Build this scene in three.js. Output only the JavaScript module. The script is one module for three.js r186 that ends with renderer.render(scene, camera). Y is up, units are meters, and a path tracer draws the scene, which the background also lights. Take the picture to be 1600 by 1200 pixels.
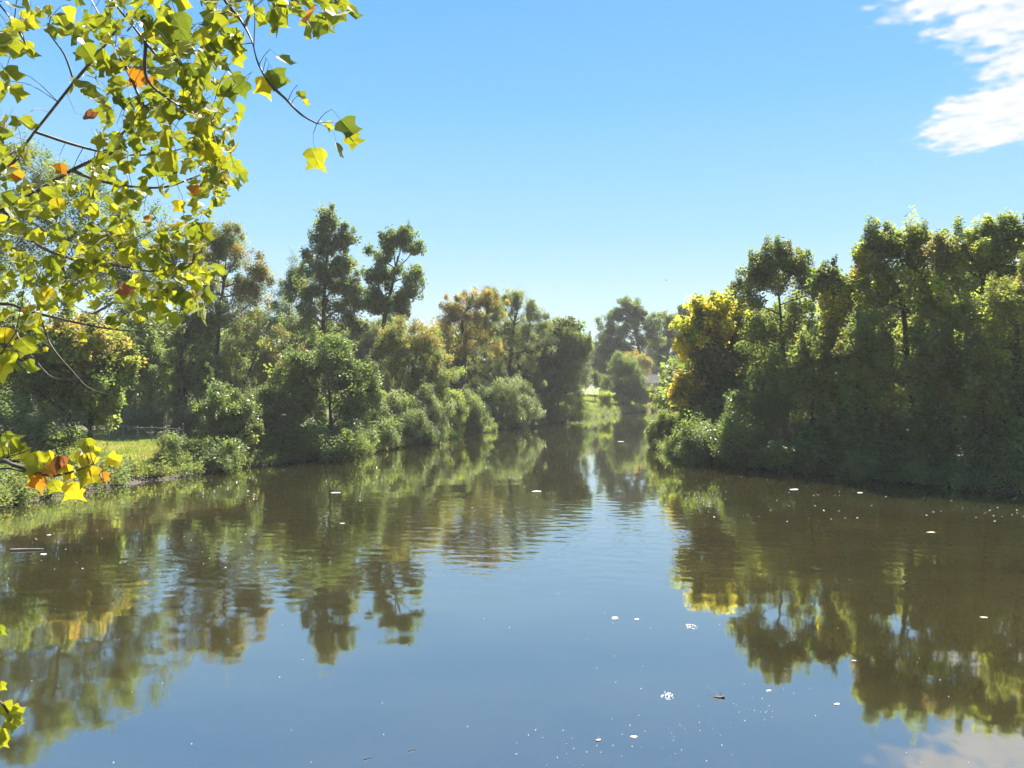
import * as THREE from 'three';
import { mergeGeometries } from 'three/addons/utils/BufferGeometryUtils.js';
import { ImprovedNoise } from 'three/addons/math/ImprovedNoise.js';

// ---------------------------------------------------------------- camera, sky, sun, exposure
const EYE = 4.5, F = 1200;                       // eye height above the water; focal length in photo pixels (1600 x 1200)
const scene = new THREE.Scene();
const camera = new THREE.PerspectiveCamera(53.13, 4 / 3, 0.1, 4000);
camera.position.set(0, EYE, 0);
camera.lookAt(0, EYE, -10);
const EXPO = 5.4;
const renderer = new THREE.WebGLRenderer({ antialias: true });
renderer.toneMapping = THREE.LinearToneMapping;
renderer.toneMappingExposure = EXPO;
renderer.shadowMap.enabled = true;
const RAD = Math.PI / 180;
const SUN_AZ = 19 * RAD, SUN_EL = 54 * RAD;      // ahead, a little to the right, high
const sunDir = new THREE.Vector3(Math.sin(SUN_AZ) * Math.cos(SUN_EL), Math.sin(SUN_EL), -Math.cos(SUN_AZ) * Math.cos(SUN_EL));
const sun = new THREE.DirectionalLight(new THREE.Color().setRGB(1, 0.95, 0.86), 5);
sun.name = 'sun';
sun.target.position.set(0, 0, -50);
sun.position.copy(sun.target.position).addScaledVector(sunDir, 150);
sun.castShadow = true;
sun.shadow.mapSize.set(4096, 4096);
Object.assign(sun.shadow.camera, { left: -90, right: 90, top: 90, bottom: -90, near: 1, far: 400 });
scene.add(sun, sun.target);
const HAZE = 0.00034;
if (HAZE > 0) scene.fog = new THREE.FogExp2(new THREE.Color().setRGB(1.0, 0.96, 0.98), HAZE);

const noise = new ImprovedNoise();
const fbm = (x, y, z, o = 4) => { let s = 0, a = 0.5; for (let i = 0; i < o; i++) { s += a * noise.noise(x, y, z); x = x * 2.03 + 7.1; y = y * 2.03 + 3.7; z = z * 2.03 + 1.3; a *= 0.5; } return s; };
const smooth = (a, b, x) => { const t = Math.min(1, Math.max(0, (x - a) / (b - a))); return t * t * (3 - 2 * t); };
const lerp = (a, b, t) => a + (b - a) * t;
function rng(seed) { let s = seed >>> 0; return () => { s = (s + 0x6d2b79f5) | 0; let t = Math.imul(s ^ (s >>> 15), 1 | s); t = (t + Math.imul(t ^ (t >>> 7), 61 | t)) ^ t; return ((t ^ (t >>> 14)) >>> 0) / 4294967296; }; }

function polySdf(poly, x, y) {                   // negative inside
  let d = 1e18, s = 1;
  for (let i = 0, j = poly.length - 1; i < poly.length; j = i, i++) {
    const ex = poly[j][0] - poly[i][0], ey = poly[j][1] - poly[i][1], wx = x - poly[i][0], wy = y - poly[i][1];
    const t = Math.min(1, Math.max(0, (wx * ex + wy * ey) / (ex * ex + ey * ey)));
    const bx = wx - ex * t, by = wy - ey * t;
    d = Math.min(d, bx * bx + by * by);
    const c1 = y >= poly[i][1], c2 = y < poly[j][1], c3 = ex * wy > ey * wx;
    if ((c1 && c2 && c3) || (!c1 && !c2 && !c3)) s = -s;
  }
  return s * Math.sqrt(d);
}

{ // the sky: clear air with a glow round the sun, one sheet of altocumulus on a flat layer
  const W = 4096, H = 2048, data = new Float32Array(W * H * 4);
  const stops = [[0, 0.92, 1.02, 1.12], [5, 0.70, 0.95, 1.12], [11, 0.44, 0.785, 1.10], [20, 0.24, 0.60, 1.07], [28, 0.155, 0.485, 1.02], [45, 0.095, 0.35, 0.86], [90, 0.07, 0.27, 0.72]];
  const layer = (px, py) => { const x = (px - 800) / F, y = (600 - py) / F; return [x / y, -1 / y]; };   // a direction met by the cloud layer one unit up
  const sheet = [[1402, 22], [1420, 36], [1440, 30], [1470, 34], [1482, 66], [1502, 74], [1512, 98], [1545, 100], [1540, 134], [1500, 150], [1462, 166], [1432, 200], [1440, 226], [1470, 246], [1530, 236], [1600, 218], [1720, 210], [1900, 150], [2000, -60], [1800, -260], [1560, -240], [1420, -150], [1396, -50]].map((p) => layer(...p));
  const low = [[1440, 398], [1475, 380], [1540, 384], [1640, 372], [1760, 380], [1760, 420], [1600, 430], [1450, 424]].map((p) => layer(...p));
  for (let j = 0; j < H; j++) {
    const el = ((j + 0.5) / H - 0.5) * 180, e = Math.max(0, el);
    let k = 0; while (k < stops.length - 2 && e > stops[k + 1][0]) k++;
    const t = smooth(0, 1, 0) + Math.min(1, (e - stops[k][0]) / (stops[k + 1][0] - stops[k][0]));
    const b = [1, 2, 3].map((c) => lerp(stops[k][c], stops[k + 1][c], t));
    for (let i = 0; i < W; i++) {
      const az = ((i + 0.5) / W - 0.5) * 2 * Math.PI, ce = Math.cos(el * RAD);
      const x = ce * Math.cos(az), y = Math.sin(el * RAD), z = ce * Math.sin(az);
      const ang = Math.acos(Math.min(1, x * sunDir.x + y * sunDir.y + z * sunDir.z)) / RAD;
      const g = 0.34 * Math.exp(-ang / 15) + 1.6 * Math.exp(-ang / 4.5);
      let r = b[0] + g * 0.86, gg = b[1] + g * 0.84, bb = b[2] + g * 0.78;
      if (y > 0.1 && x > 0 && z < 0) {
        const qx = x / y, qz = z / y;
        if (qx < 5 && qz > -8) {
          const wob = 0.10 * fbm(qx * 3.1, qz * 3.1, 5.2, 4) + 0.05 * fbm(qx * 11 + qz * 5, qz * 8, 9.1, 3);
          const d1 = polySdf(sheet, qx + wob, qz + 1.3 * wob), d2 = polySdf(low, qx + 3 * wob, qz + 4 * wob);
          const streak = fbm(qx * 5 - qz * 1.5, qz * 14 + qx * 3, 2.2, 4), puff = fbm(qx * 16, qz * 16, 7.7, 4);
          let m = smooth(0.04, -0.09, d1 - 0.15 * (puff + 0.6 * streak)), m2 = 0.8 * smooth(0.1, -0.3, d2 - 0.3 * puff);
          m *= 0.90 + 0.28 * Math.min(0.3, puff + 0.5 * streak) - 0.25 * smooth(0.12, 0.5, -puff - 0.55 * streak);
          m = Math.min(1, Math.max(m, m2));
          if (m > 0) { const c = 1.02 + 0.14 * puff; r = lerp(r, c, m); gg = lerp(gg, c * 1.0, m); bb = lerp(bb, c * 1.01, m); }
        }
      }
      const o = (j * W + i) * 4;
      data[o] = r / EXPO; data[o + 1] = gg / EXPO; data[o + 2] = bb / EXPO; data[o + 3] = 1;
    }
  }
  const tex = new THREE.DataTexture(data, W, H, THREE.RGBAFormat, THREE.FloatType);
  tex.mapping = THREE.EquirectangularReflectionMapping; tex.magFilter = THREE.LinearFilter; tex.needsUpdate = true;
  scene.background = tex; scene.environment = tex;
}

// ---------------------------------------------------------------- helpers
const P = (px, py, D) => new THREE.Vector3((px - 800) / F * D, EYE + (600 - py) / F * D, -D);   // a photo pixel at a distance found from the bank it stands on
const taken = {};
const numbered = (n) => { const k = taken[n] = (taken[n] ?? -1) + 1; return k ? n + '_' + String(k).padStart(3, '0') : n; };
function tag(o, label, category, group, kind) { Object.assign(o.userData, { label, category }); if (group) o.userData.group = group; if (kind) o.userData.kind = kind; return o; }
function shadows(o) { o.castShadow = o.receiveShadow = true; return o; }
function thing(name, label, category, pos, group) { const g = new THREE.Group(); g.name = numbered(name); g.position.copy(pos); scene.add(g); return tag(g, label, category, group); }
function part(name, geo, mat, parent) { const m = shadows(new THREE.Mesh(geo, mat)); m.name = name; parent.add(m); return m; }
function tube(pts, r0, r1, rad = 6, per = 4, jit = 0, R = Math.random) {    // a tapered tube through points
  const curve = pts.length > 2 ? new THREE.CatmullRomCurve3(pts, false, 'centripetal') : new THREE.LineCurve3(pts[0], pts[1]);
  const n = Math.max(1, (pts.length - 1) * per), pos = [], nor = [], uv = [], idx = [];
  const len = curve.getLength(), fr = curve.computeFrenetFrames ? curve.computeFrenetFrames(n, false) : null;
  for (let i = 0; i <= n; i++) {
    const t = i / n, c = curve.getPoint(t), r = lerp(r0, r1, Math.pow(t, 0.85));
    const N = fr.normals[i], B = fr.binormals[i];
    for (let j = 0; j <= rad; j++) {
      const a = j / rad * Math.PI * 2, k = 1 + jit * noise.noise(c.x * 3 + Math.cos(a), c.y * 1.2, c.z * 3 + Math.sin(a));
      const nx = Math.cos(a) * N.x + Math.sin(a) * B.x, ny = Math.cos(a) * N.y + Math.sin(a) * B.y, nz = Math.cos(a) * N.z + Math.sin(a) * B.z;
      pos.push(c.x + nx * r * k, c.y + ny * r * k, c.z + nz * r * k); nor.push(nx, ny, nz); uv.push(j / rad * Math.max(0.1, r0 * 6), t * len);
    }
  }
  for (let i = 0; i < n; i++) for (let j = 0; j < rad; j++) { const a = i * (rad + 1) + j, b = a + rad + 1; idx.push(a, a + 1, b, b, a + 1, b + 1); }
  const g = new THREE.BufferGeometry();
  g.setAttribute('position', new THREE.Float32BufferAttribute(pos, 3)); g.setAttribute('normal', new THREE.Float32BufferAttribute(nor, 3)); g.setAttribute('uv', new THREE.Float32BufferAttribute(uv, 2));
  g.setIndex(idx);
  return g;
}
const V = (x, y, z) => new THREE.Vector3(x, y, z);
const lin = (r, g, b) => new THREE.Color().setRGB(r, g, b);
function noiseTex(n, fn, srgb = true) {
  const d = new Uint8Array(n * n * 4);
  for (let j = 0; j < n; j++) for (let i = 0; i < n; i++) { const c = fn(i / n, j / n), o = (j * n + i) * 4; d[o] = 255 * c[0]; d[o + 1] = 255 * c[1]; d[o + 2] = 255 * c[2]; d[o + 3] = 255; }
  const t = new THREE.DataTexture(d, n, n); t.magFilter = THREE.LinearFilter; t.wrapS = t.wrapT = THREE.RepeatWrapping; if (srgb) t.colorSpace = THREE.SRGBColorSpace; t.needsUpdate = true; return t;
}
const tor = (u, v, f, s, o) => fbm(Math.cos(u * 6.2832) * f, Math.sin(u * 6.2832) * f + s, Math.cos(v * 6.2832) * f + Math.sin(v * 6.2832) * f * 1.7, o);

// ---------------------------------------------------------------- materials
const barkTex = noiseTex(256, (u, v) => { const n = 0.62 + 0.5 * tor(u, v * 0.5, 5, 3, 4) + 0.3 * fbm(u * 22, v * 4, 3, 3); const c = Math.min(1, Math.max(0.1, n)); return [c, c * 0.97, c * 0.93]; });
const bark = new THREE.MeshStandardMaterial({ color: lin(0.125, 0.10, 0.082), map: barkTex, bumpMap: barkTex, bumpScale: 0.02, roughness: 0.92 });
const twigBark = new THREE.MeshStandardMaterial({ color: lin(0.15, 0.11, 0.085), map: barkTex, roughness: 0.7 });
const paleWood = new THREE.MeshStandardMaterial({ color: lin(0.42, 0.36, 0.30), map: barkTex, roughness: 0.85 });
const leafMat = (o = {}) => new THREE.MeshPhysicalMaterial({ color: 0xffffff, roughness: 0.95, transmission: 0.66, thickness: 0, ior: 1.4, specularIntensity: 0.35, clearcoat: 0.22, clearcoatRoughness: 0.4, side: THREE.DoubleSide, ...o });
const foliage = leafMat();
const glossy = leafMat({ clearcoat: 0.42, clearcoatRoughness: 0.33, transmission: 0.58 });

// ---------------------------------------------------------------- the ground and the water
// the waterline, x and distance, read off the photograph: left bank up the creek, round the far bend, back down the right bank, then the near shore
const creek = [[-18.5, 27.7], [-18.0, 32.7], [-15.8, 37.2], [-14.1, 42.2], [-12.2, 44.3], [-9.6, 48.2], [-8.1, 54], [-5.3, 63.5], [-1.25, 75], [3.6, 86], [9.8, 98], [14, 110], [20.9, 123], [34, 140], [52, 150], [75, 150], [75, 132], [46, 118], [30, 98], [19, 78], [12.2, 63], [10.6, 57], [10.2, 50], [10.9, 44.3], [13.5, 40.4], [15.9, 37.8], [17.8, 35.2], [19.4, 33], [21.0, 31], [26, 26], [29, 14], [26, 7], [8, 5], [-6, 5.2], [-13, 9], [-18, 18]];
const bankDist = (x, z) => polySdf(creek, x, -z) + 0.5 * noise.noise(x * 0.35, 1.7, z * 0.35) + 0.2 * noise.noise(x * 1.3, 4.2, z * 1.3);
const ground = (x, z) => { const d = bankDist(x, z), rise = lerp(0.3, 1.5, smooth(58, 95, -z)); return d < 0 ? Math.max(-1.3, d * 0.35) : 0.6 * smooth(0, 1.1, d) + rise * smooth(0, 16, d) + 0.12 * smooth(0, 2, d) * noise.noise(x * 0.5, 9, z * 0.5) + 0.4 * smooth(20, 60, d) * noise.noise(x * 0.05, 3, z * 0.05); };
{
  const grow = (n, a, b, c) => { const s = []; for (let i = 0; i <= n; i++) { const t = i / n * 2 - 1; s.push(c + Math.sign(t) * (Math.abs(t) * a + Math.pow(Math.abs(t), 9) * b)); } return s; };
  const xs = grow(320, 80, 420, 0), zs = grow(320, 95, 420, -75), pos = [], idx = [], col = [], uv = [];
  for (const z of zs) for (const x of xs) {
    pos.push(x, ground(x, z), z); uv.push(x / 3, z / 3);
    const d = bankDist(x, z), lawn = smooth(0.7, 1.6, d) * smooth(0.05, -0.1, noise.noise(x * 0.12, 5, z * 0.12) - 0.25), n = 0.75 + 0.5 * fbm(x * 0.8, 2, z * 0.8, 3) + 0.3;
    const grassy = (x > -36 && x < -10 && z > -60 && z < -33) || (z < -98);
    const k = grassy ? Math.max(lawn, smooth(0.8, 1.6, d)) : 0.25 * lawn;
    col.push(lerp(0.075, 0.15, k) * n, lerp(0.058, 0.19, k) * n, lerp(0.036, 0.03, k) * n);
  }
  const w = xs.length;
  for (let j = 0; j < zs.length - 1; j++) for (let i = 0; i < w - 1; i++) { const a = j * w + i; idx.push(a, a + w, a + 1, a + 1, a + w, a + w + 1); }
  const g = new THREE.BufferGeometry();
  g.setAttribute('position', new THREE.Float32BufferAttribute(pos, 3)); g.setAttribute('color', new THREE.Float32BufferAttribute(col, 3)); g.setAttribute('uv', new THREE.Float32BufferAttribute(uv, 2));
  g.setIndex(idx); g.computeVertexNormals();
  const soil = noiseTex(512, (u, v) => { const n = 0.8 + 0.5 * tor(u, v, 6, 1, 5); const c = Math.min(1, Math.max(0.2, n)); return [c, c, c]; });
  const m = part('ground', g, new THREE.MeshStandardMaterial({ vertexColors: true, map: soil, bumpMap: soil, bumpScale: 0.05, roughness: 1 }), scene);
  tag(m, 'muddy creek banks and grass under the trees', 'ground', null, 'structure');
}
{ // murky creek water: silt brown body colour, ripple slopes from waves of whole periods over 70 m, stronger where a breeze ruffles it
  const N = 2048, S = 70, X0 = -35, D0 = 5, R = rng(77), data = new Float32Array(N * N * 4);
  const waves = [];
  const add = (n, l0, l1, amp, dirSpread, dir0) => { for (let i = 0; i < n; i++) { const L = l0 * Math.pow(l1 / l0, R()), a = dir0 + (R() - 0.5) * dirSpread; waves.push([Math.round(Math.cos(a) * S / L), Math.round(Math.sin(a) * S / L), R() * 6.283, amp * (0.6 + 0.8 * R())]); } };
  add(16, 0.15, 0.40, 0.0072, 2.6, 1.35);          // breeze ripples, running up the creek
  add(12, 0.45, 1.6, 0.0026, 2.9, 1.5);
  const nFine = 16;
  const C = N, cosT = new Float32Array(4096); for (let i = 0; i < 4096; i++) cosT[i] = Math.cos(i / 4096 * 6.283185307);
  for (let j = 0; j < N; j++) {
    const dist = D0 + j / N * S;
    for (let i = 0; i < N; i++) {
      const x = X0 + i / N * S;
      // breeze lanes, in metres on the water
      const w = noise.noise(x * 0.16, dist * 0.11, 3.3), w2 = noise.noise(x * 0.5, dist * 0.3, 8.1);
      const lane = smooth(15.5, 18.5, dist + 1.6 * w) * smooth(33, 27, dist + 3 * w2);
      const shore = smooth(33, 44, dist) * 0.2;
      const breeze = 0.05 + (0.62 + 0.7 * w + 0.35 * w2) * lane + shore;
      const swell = 0.42 + 0.4 * smooth(14, 30, dist) - 0.25 * smooth(33, 50, dist) + 0.2 * w;
      let sx = 0, sz = 0;
      for (let k = 0; k < waves.length; k++) {
        const [kx, kz, ph, a] = waves[k];
        let ti = ((kx * i + kz * j) % C) / C + ph / 6.283185307; ti -= Math.floor(ti);
        const c = cosT[(ti * 4096) & 4095] * a * (k < nFine ? Math.max(0.03, breeze) : swell), l = Math.hypot(kx, kz) || 1;
        sx += c * kx / l; sz += c * kz / l;
      }
      const o = (j * N + i) * 4, q = 1 / Math.hypot(sx, sz, 1);
      data[o] = 0.5 - 0.5 * sx * q; data[o + 1] = 0.5 - 0.5 * sz * q; data[o + 2] = 0.5 + 0.5 * q; data[o + 3] = 1;
    }
  }
  const tex = new THREE.DataTexture(data, N, N, THREE.RGBAFormat, THREE.FloatType);
  tex.magFilter = THREE.LinearFilter; tex.wrapS = tex.wrapT = THREE.RepeatWrapping; tex.needsUpdate = true;
  // silt colour: a reddish shallow bar off the left bank, olive depth elsewhere, with cloudy mottling
  const silt = noiseTex(512, (u, v) => {
    const x = X0 + u * S, d = D0 + v * S, n = fbm(x * 0.25, d * 0.35, 1.1, 4), st = fbm(x * 0.5 - d * 0.4, d * 2.2 + x * 0.7, 6.5, 4);
    const off = ((d - 20.4) - 1.95 * (x + 13.6)) / 2.19, bar = smooth(-0.4, 0.7, off + 2.2 * st) * smooth(6, 1.5, off + 2.5 * n) * smooth(34, 27, d);
    const k = 0.74 + 0.22 * n + (0.10 + 0.25 * bar) * st;
    return [Math.min(1, (0.50 + 0.13 * bar) * k), Math.min(1, (0.47 + 0.05 * bar) * k), Math.min(1, (0.285 + 0.03 * bar) * k)];
  });
  silt.wrapS = silt.wrapT = THREE.ClampToEdgeWrapping;
  // the surface itself: a fine grid over the open water carries the longer ripples
  const lines = (out0, in0, in1, out1, step) => { const l = [...out0]; for (let v = in0; v <= in1 + 1e-6; v += step) l.push(v); return [...l, ...out1]; };
  const xs = lines([-250, -60, -30], -22, 22, [30, 60, 250], 0.1), ds = lines([-40, 0, 5], 8.5, 46, [50, 60, 75, 100, 150, 400], 0.1), pos = [], uv = [], nor = [], idx = [];
  const rip = []; for (let i = 0; i < 14; i++) { const L = 0.34 * Math.pow(2.6, R()), an = 1.35 + (R() - 0.5) * 2.6; rip.push([Math.cos(an) * 6.2832 / L, Math.sin(an) * 6.2832 / L, R() * 6.2832, 0.0042 * (0.6 + 0.8 * R())]); }
  const roll = []; for (let i = 0; i < 6; i++) { const L = 1 + 1.8 * R(), an = 1.4 + (R() - 0.5) * 2.8; roll.push([Math.cos(an) * 6.2832 / L, Math.sin(an) * 6.2832 / L, R() * 6.2832, 0.0016 * (0.6 + 0.8 * R())]); }
  for (const d of ds) for (const x of xs) {
    const inner = smooth(22, 20, Math.abs(x)) * smooth(8.5, 10, d) * smooth(46, 40, d);
    let sx = 0, sd = 0, h = 0;
    if (inner > 0) {
      const w = noise.noise(x * 0.16, d * 0.11, 3.3), w2 = noise.noise(x * 0.5, d * 0.3, 8.1);
      const lane = Math.max(0.06, (0.55 + 0.7 * w + 0.4 * w2) * smooth(14.5, 18, d + 1.6 * w) * smooth(36, 27, d + 3 * w2)), k1 = inner * lane, k2 = inner * (0.7 + 0.5 * w);
      for (const [kx, kd, ph, a] of rip) { const p = kx * x + kd * d + ph, c = a * k1 * Math.cos(p), K = Math.hypot(kx, kd); sx += c * kx / K; sd += c * kd / K; h += a * k1 / K * Math.sin(p); }
      for (const [kx, kd, ph, a] of roll) { const p = kx * x + kd * d + ph, c = a * k2 * Math.cos(p), K = Math.hypot(kx, kd); sx += c * kx / K; sd += c * kd / K; h += a * k2 / K * Math.sin(p); }
    }
    const q = 1 / Math.hypot(sx, 1, sd);
    pos.push(x, h, -d); nor.push(-sx * q, q, sd * q); uv.push((x - X0) / S, (d - D0) / S);
  }
  const nx = xs.length;
  for (let j = 0; j < ds.length - 1; j++) for (let i = 0; i < nx - 1; i++) { const a = j * nx + i; idx.push(a, a + 1, a + nx, a + nx, a + 1, a + nx + 1); }
  const g = new THREE.BufferGeometry();
  g.setAttribute('position', new THREE.Float32BufferAttribute(pos, 3)); g.setAttribute('normal', new THREE.Float32BufferAttribute(nor, 3)); g.setAttribute('uv', new THREE.Float32BufferAttribute(uv, 2)); g.setIndex(idx);
  const m = part('water', g, new THREE.MeshPhysicalMaterial({ color: lin(0.17, 0.165, 0.15), map: silt, normalMap: tex, roughness: 0.035, ior: 2.33, specularIntensity: 2, clearcoat: 1, clearcoatRoughness: 0.03, metalness: 0 }), scene);
  tag(m, 'murky brown creek water reflecting the trees and sky', 'water', null, 'structure');
}

// ---------------------------------------------------------------- leaf sprays: small twigs carrying leaf-sized faces, the unit every crown is made of
function spray(seed, n, len, leaf, wide, droop) {
  const R = rng(seed), pos = [];
  for (let i = 0; i < n; i++) {
    const t = (i + 0.6) / n, a = i * 2.4 + R(), out = 0.35 + 0.65 * R();
    const b = V(Math.cos(a) * len * 0.2 * out, t * len - len * 0.3, Math.sin(a) * len * 0.2 * out);
    const dir = V(Math.cos(a) + (R() - 0.5), 0.55 - droop + (R() - 0.5) * 0.9, Math.sin(a) + (R() - 0.5)).normalize();
    const up = V((R() - 0.5) * 1.2, 1, (R() - 0.5) * 1.2), side = up.clone().cross(dir).normalize(), nrm = dir.clone().cross(side).normalize();
    const L = leaf * (0.7 + 0.6 * R()), w = L * wide * 0.5, f = 0.25 * w;
    const mid = b.clone().addScaledVector(dir, L * 0.45), tip = b.clone().addScaledVector(dir, L).addScaledVector(nrm, -0.12 * L);
    const l = mid.clone().addScaledVector(side, w).addScaledVector(nrm, f), r = mid.clone().addScaledVector(side, -w).addScaledVector(nrm, f);
    for (const p of [b, l, tip, b, tip, r]) pos.push(p.x, p.y, p.z);
  }
  const g = new THREE.BufferGeometry(); g.setAttribute('position', new THREE.Float32BufferAttribute(pos, 3)); g.computeVertexNormals(); return g;
}
const SPRAYS = {
  broad: [1, 2, 3].map((s) => spray(s, 11, 0.66, 0.19, 0.75, 0.5)),
  fine: [4, 5, 6].map((s) => spray(s, 15, 0.64, 0.135, 0.62, 0.4)),
  big: [7, 8].map((s) => spray(s, 9, 0.7, 0.23, 0.85, 0.7)),
  needle: [9, 10].map((s) => spray(s, 22, 0.7, 0.15, 0.2, 0.1)),
  ivy: [11, 12].map((s) => spray(s, 12, 0.4, 0.12, 0.95, 1.0)),
};
const COL = { // leaf colours, linear: the kinds of plant, then autumn turning
  green: [0.130, 0.178, 0.030], leafy: [0.160, 0.215, 0.032], olive: [0.182, 0.195, 0.034], maple: [0.195, 0.222, 0.032], grey: [0.185, 0.215, 0.085],
  brown: [0.22, 0.17, 0.045], gold: [0.36, 0.275, 0.04], lime: [0.32, 0.37, 0.03], yellow: [0.60, 0.51, 0.02], orange: [0.54, 0.28, 0.024],
};
// fills blobs [px, py, rx, ry, colours] that stand at distance D with clumps of sprays; returns instance matrices and colours
function fill(blobs, D, R, o) {
  const M = [], C = [], q = new THREE.Quaternion(), e = new THREE.Euler(), s = new THREE.Vector3(), c = new THREE.Color(), k = D / F;
  const centres = [];
  for (const bl of blobs) {
    const [px, py, rx, ry, cols = o.colors] = bl, dz = bl[5] ?? (R() - 0.5) * 0.6 * rx * k;
    const a = rx * k, b = ry * k, dpt = o.depth ?? (0.55 * (a + b)), ctr = P(px, py, D); ctr.z -= dz;
    centres.push([ctr, a, b]);
    const cr = o.clump ?? Math.min(0.72, 0.30 * Math.min(a, b) + 0.18);
    const area = 4.19 * (a * b + b * dpt + dpt * a), n = Math.max(5, Math.round(area / (3.14 * cr * cr) * (o.dens ?? 1) * 0.56));
    for (let i = 0; i < n; i++) {
      const u = R() * 2 - 1, th = R() * 6.283, w = Math.sqrt(1 - u * u), rad = 0.30 + 0.72 * Math.pow(R(), 0.5) + (R() < 0.2 ? 0.3 * R() : 0);
      const cx = ctr.x + Math.cos(th) * w * a * rad, cy = ctr.y + u * b * rad, cz = ctr.z + Math.sin(th) * w * dpt * rad;
      const size = cr * (0.4 + 0.75 * R()), m = Math.round((o.per ?? 16) * (0.6 + 0.8 * R()));
      const ck = cols[Math.floor(R() * cols.length)], base = COL[ck], tone = 0.78 + 0.44 * R();
      const lean = R() * 6.283;
      for (let j = 0; j < m; j++) {
        const gx = (R() + R() + R() - 1.5) * 1.1, gy = (R() + R() + R() - 1.5) * 0.75, gz = (R() + R() + R() - 1.5) * 1.1;
        const y = cy + gy * size;
        if (y < (o.floor ?? 0.05)) continue;
        e.set((R() - 0.5) * 1.7 + 0.3 * Math.cos(lean), R() * 6.283, (R() - 0.5) * 1.7); q.setFromEuler(e);
        const sc = (o.scale ?? 1) * (0.7 + 0.6 * R()); s.set(sc, sc, sc);
        M.push(new THREE.Matrix4().compose(V(cx + gx * size, y, cz + gz * size), q, s));
        const t = tone * (0.82 + 0.36 * R()), hue = (R() - 0.5) * 0.24;
        const own = R() < 0.5 ? base : COL[cols[Math.floor(R() * cols.length)]];
        C.push([own[0] * t * (1 + hue), own[1] * t, own[2] * t * (1 - hue)]);
      }
      if (u > 0.25 && R() < (o.shoots ?? 0.12)) {     // upright shoots that feather the outline
        const h = 0.6 + 1.2 * R();
        for (let j = 0; j < 7; j++) {
          e.set((R() - 0.5) * 0.9, R() * 6.283, (R() - 0.5) * 0.9); q.setFromEuler(e); const sc = (o.scale ?? 1) * (0.75 - 0.06 * j + 0.25 * R()); s.set(sc, sc, sc);
          M.push(new THREE.Matrix4().compose(V(cx + (R() - 0.5) * 0.3 + 0.3 * h * Math.cos(lean) * j / 7, cy + size * 0.3 + h * j / 7, cz + (R() - 0.5) * 0.12), q, s)); C.push(base.map((v) => v * tone));
        }
      }
    }
  }
  for (const [ctr, a, b] of o.spires ? centres.filter(([c]) => c.y > 0.62 * Math.max(...centres.map(([d]) => d.y))) : []) {   // leading shoots, each a narrow leafy cone
    for (let k = 0; k < o.spires; k++) {
      const x = (R() * 2 - 1) * 0.85, zz = (R() * 2 - 1) * 0.6, y0 = ctr.y + b * Math.sqrt(Math.max(0, 1 - x * x)) * 0.75, h = 0.5 + 1.0 * R() * R(), w = 0.3 + 0.2 * R(), lx = (R() - 0.5) * 0.5, base = COL[o.colors[Math.floor(R() * o.colors.length)]], tone = 0.8 + 0.4 * R();
      for (let j = 0; j < 26; j++) { const t = Math.pow(R(), 1.3), an = R() * 6.283, r = w * (1 - t) * R(); e.set((R() - 0.5) * 1.1, R() * 6.283, (R() - 0.5) * 1.1); q.setFromEuler(e); const sc = (o.scale ?? 1) * (0.45 + 0.4 * R()); s.set(sc, sc, sc); M.push(new THREE.Matrix4().compose(V(ctr.x + x * a + Math.cos(an) * r + lx * t * h, y0 + t * h, ctr.z + zz * a + Math.sin(an) * r), q, s)); C.push(base.map((v) => v * tone)); }
    }
  }
  return { M, C, centres };
}
function instanced(name, geo, mat, f, parent, origin) {
  const im = shadows(new THREE.InstancedMesh(geo, mat, f.M.length)), c = new THREE.Color(), off = new THREE.Matrix4().makeTranslation(-origin.x, -origin.y, -origin.z);
  f.M.forEach((m, i) => { im.setMatrixAt(i, m.premultiply(off)); im.setColorAt(i, c.setRGB(...f.C[i])); });
  im.name = name; im.userData.kind = 'stuff'; parent.add(im); return im;
}
let seed = 100, sprays = 0;
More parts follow.
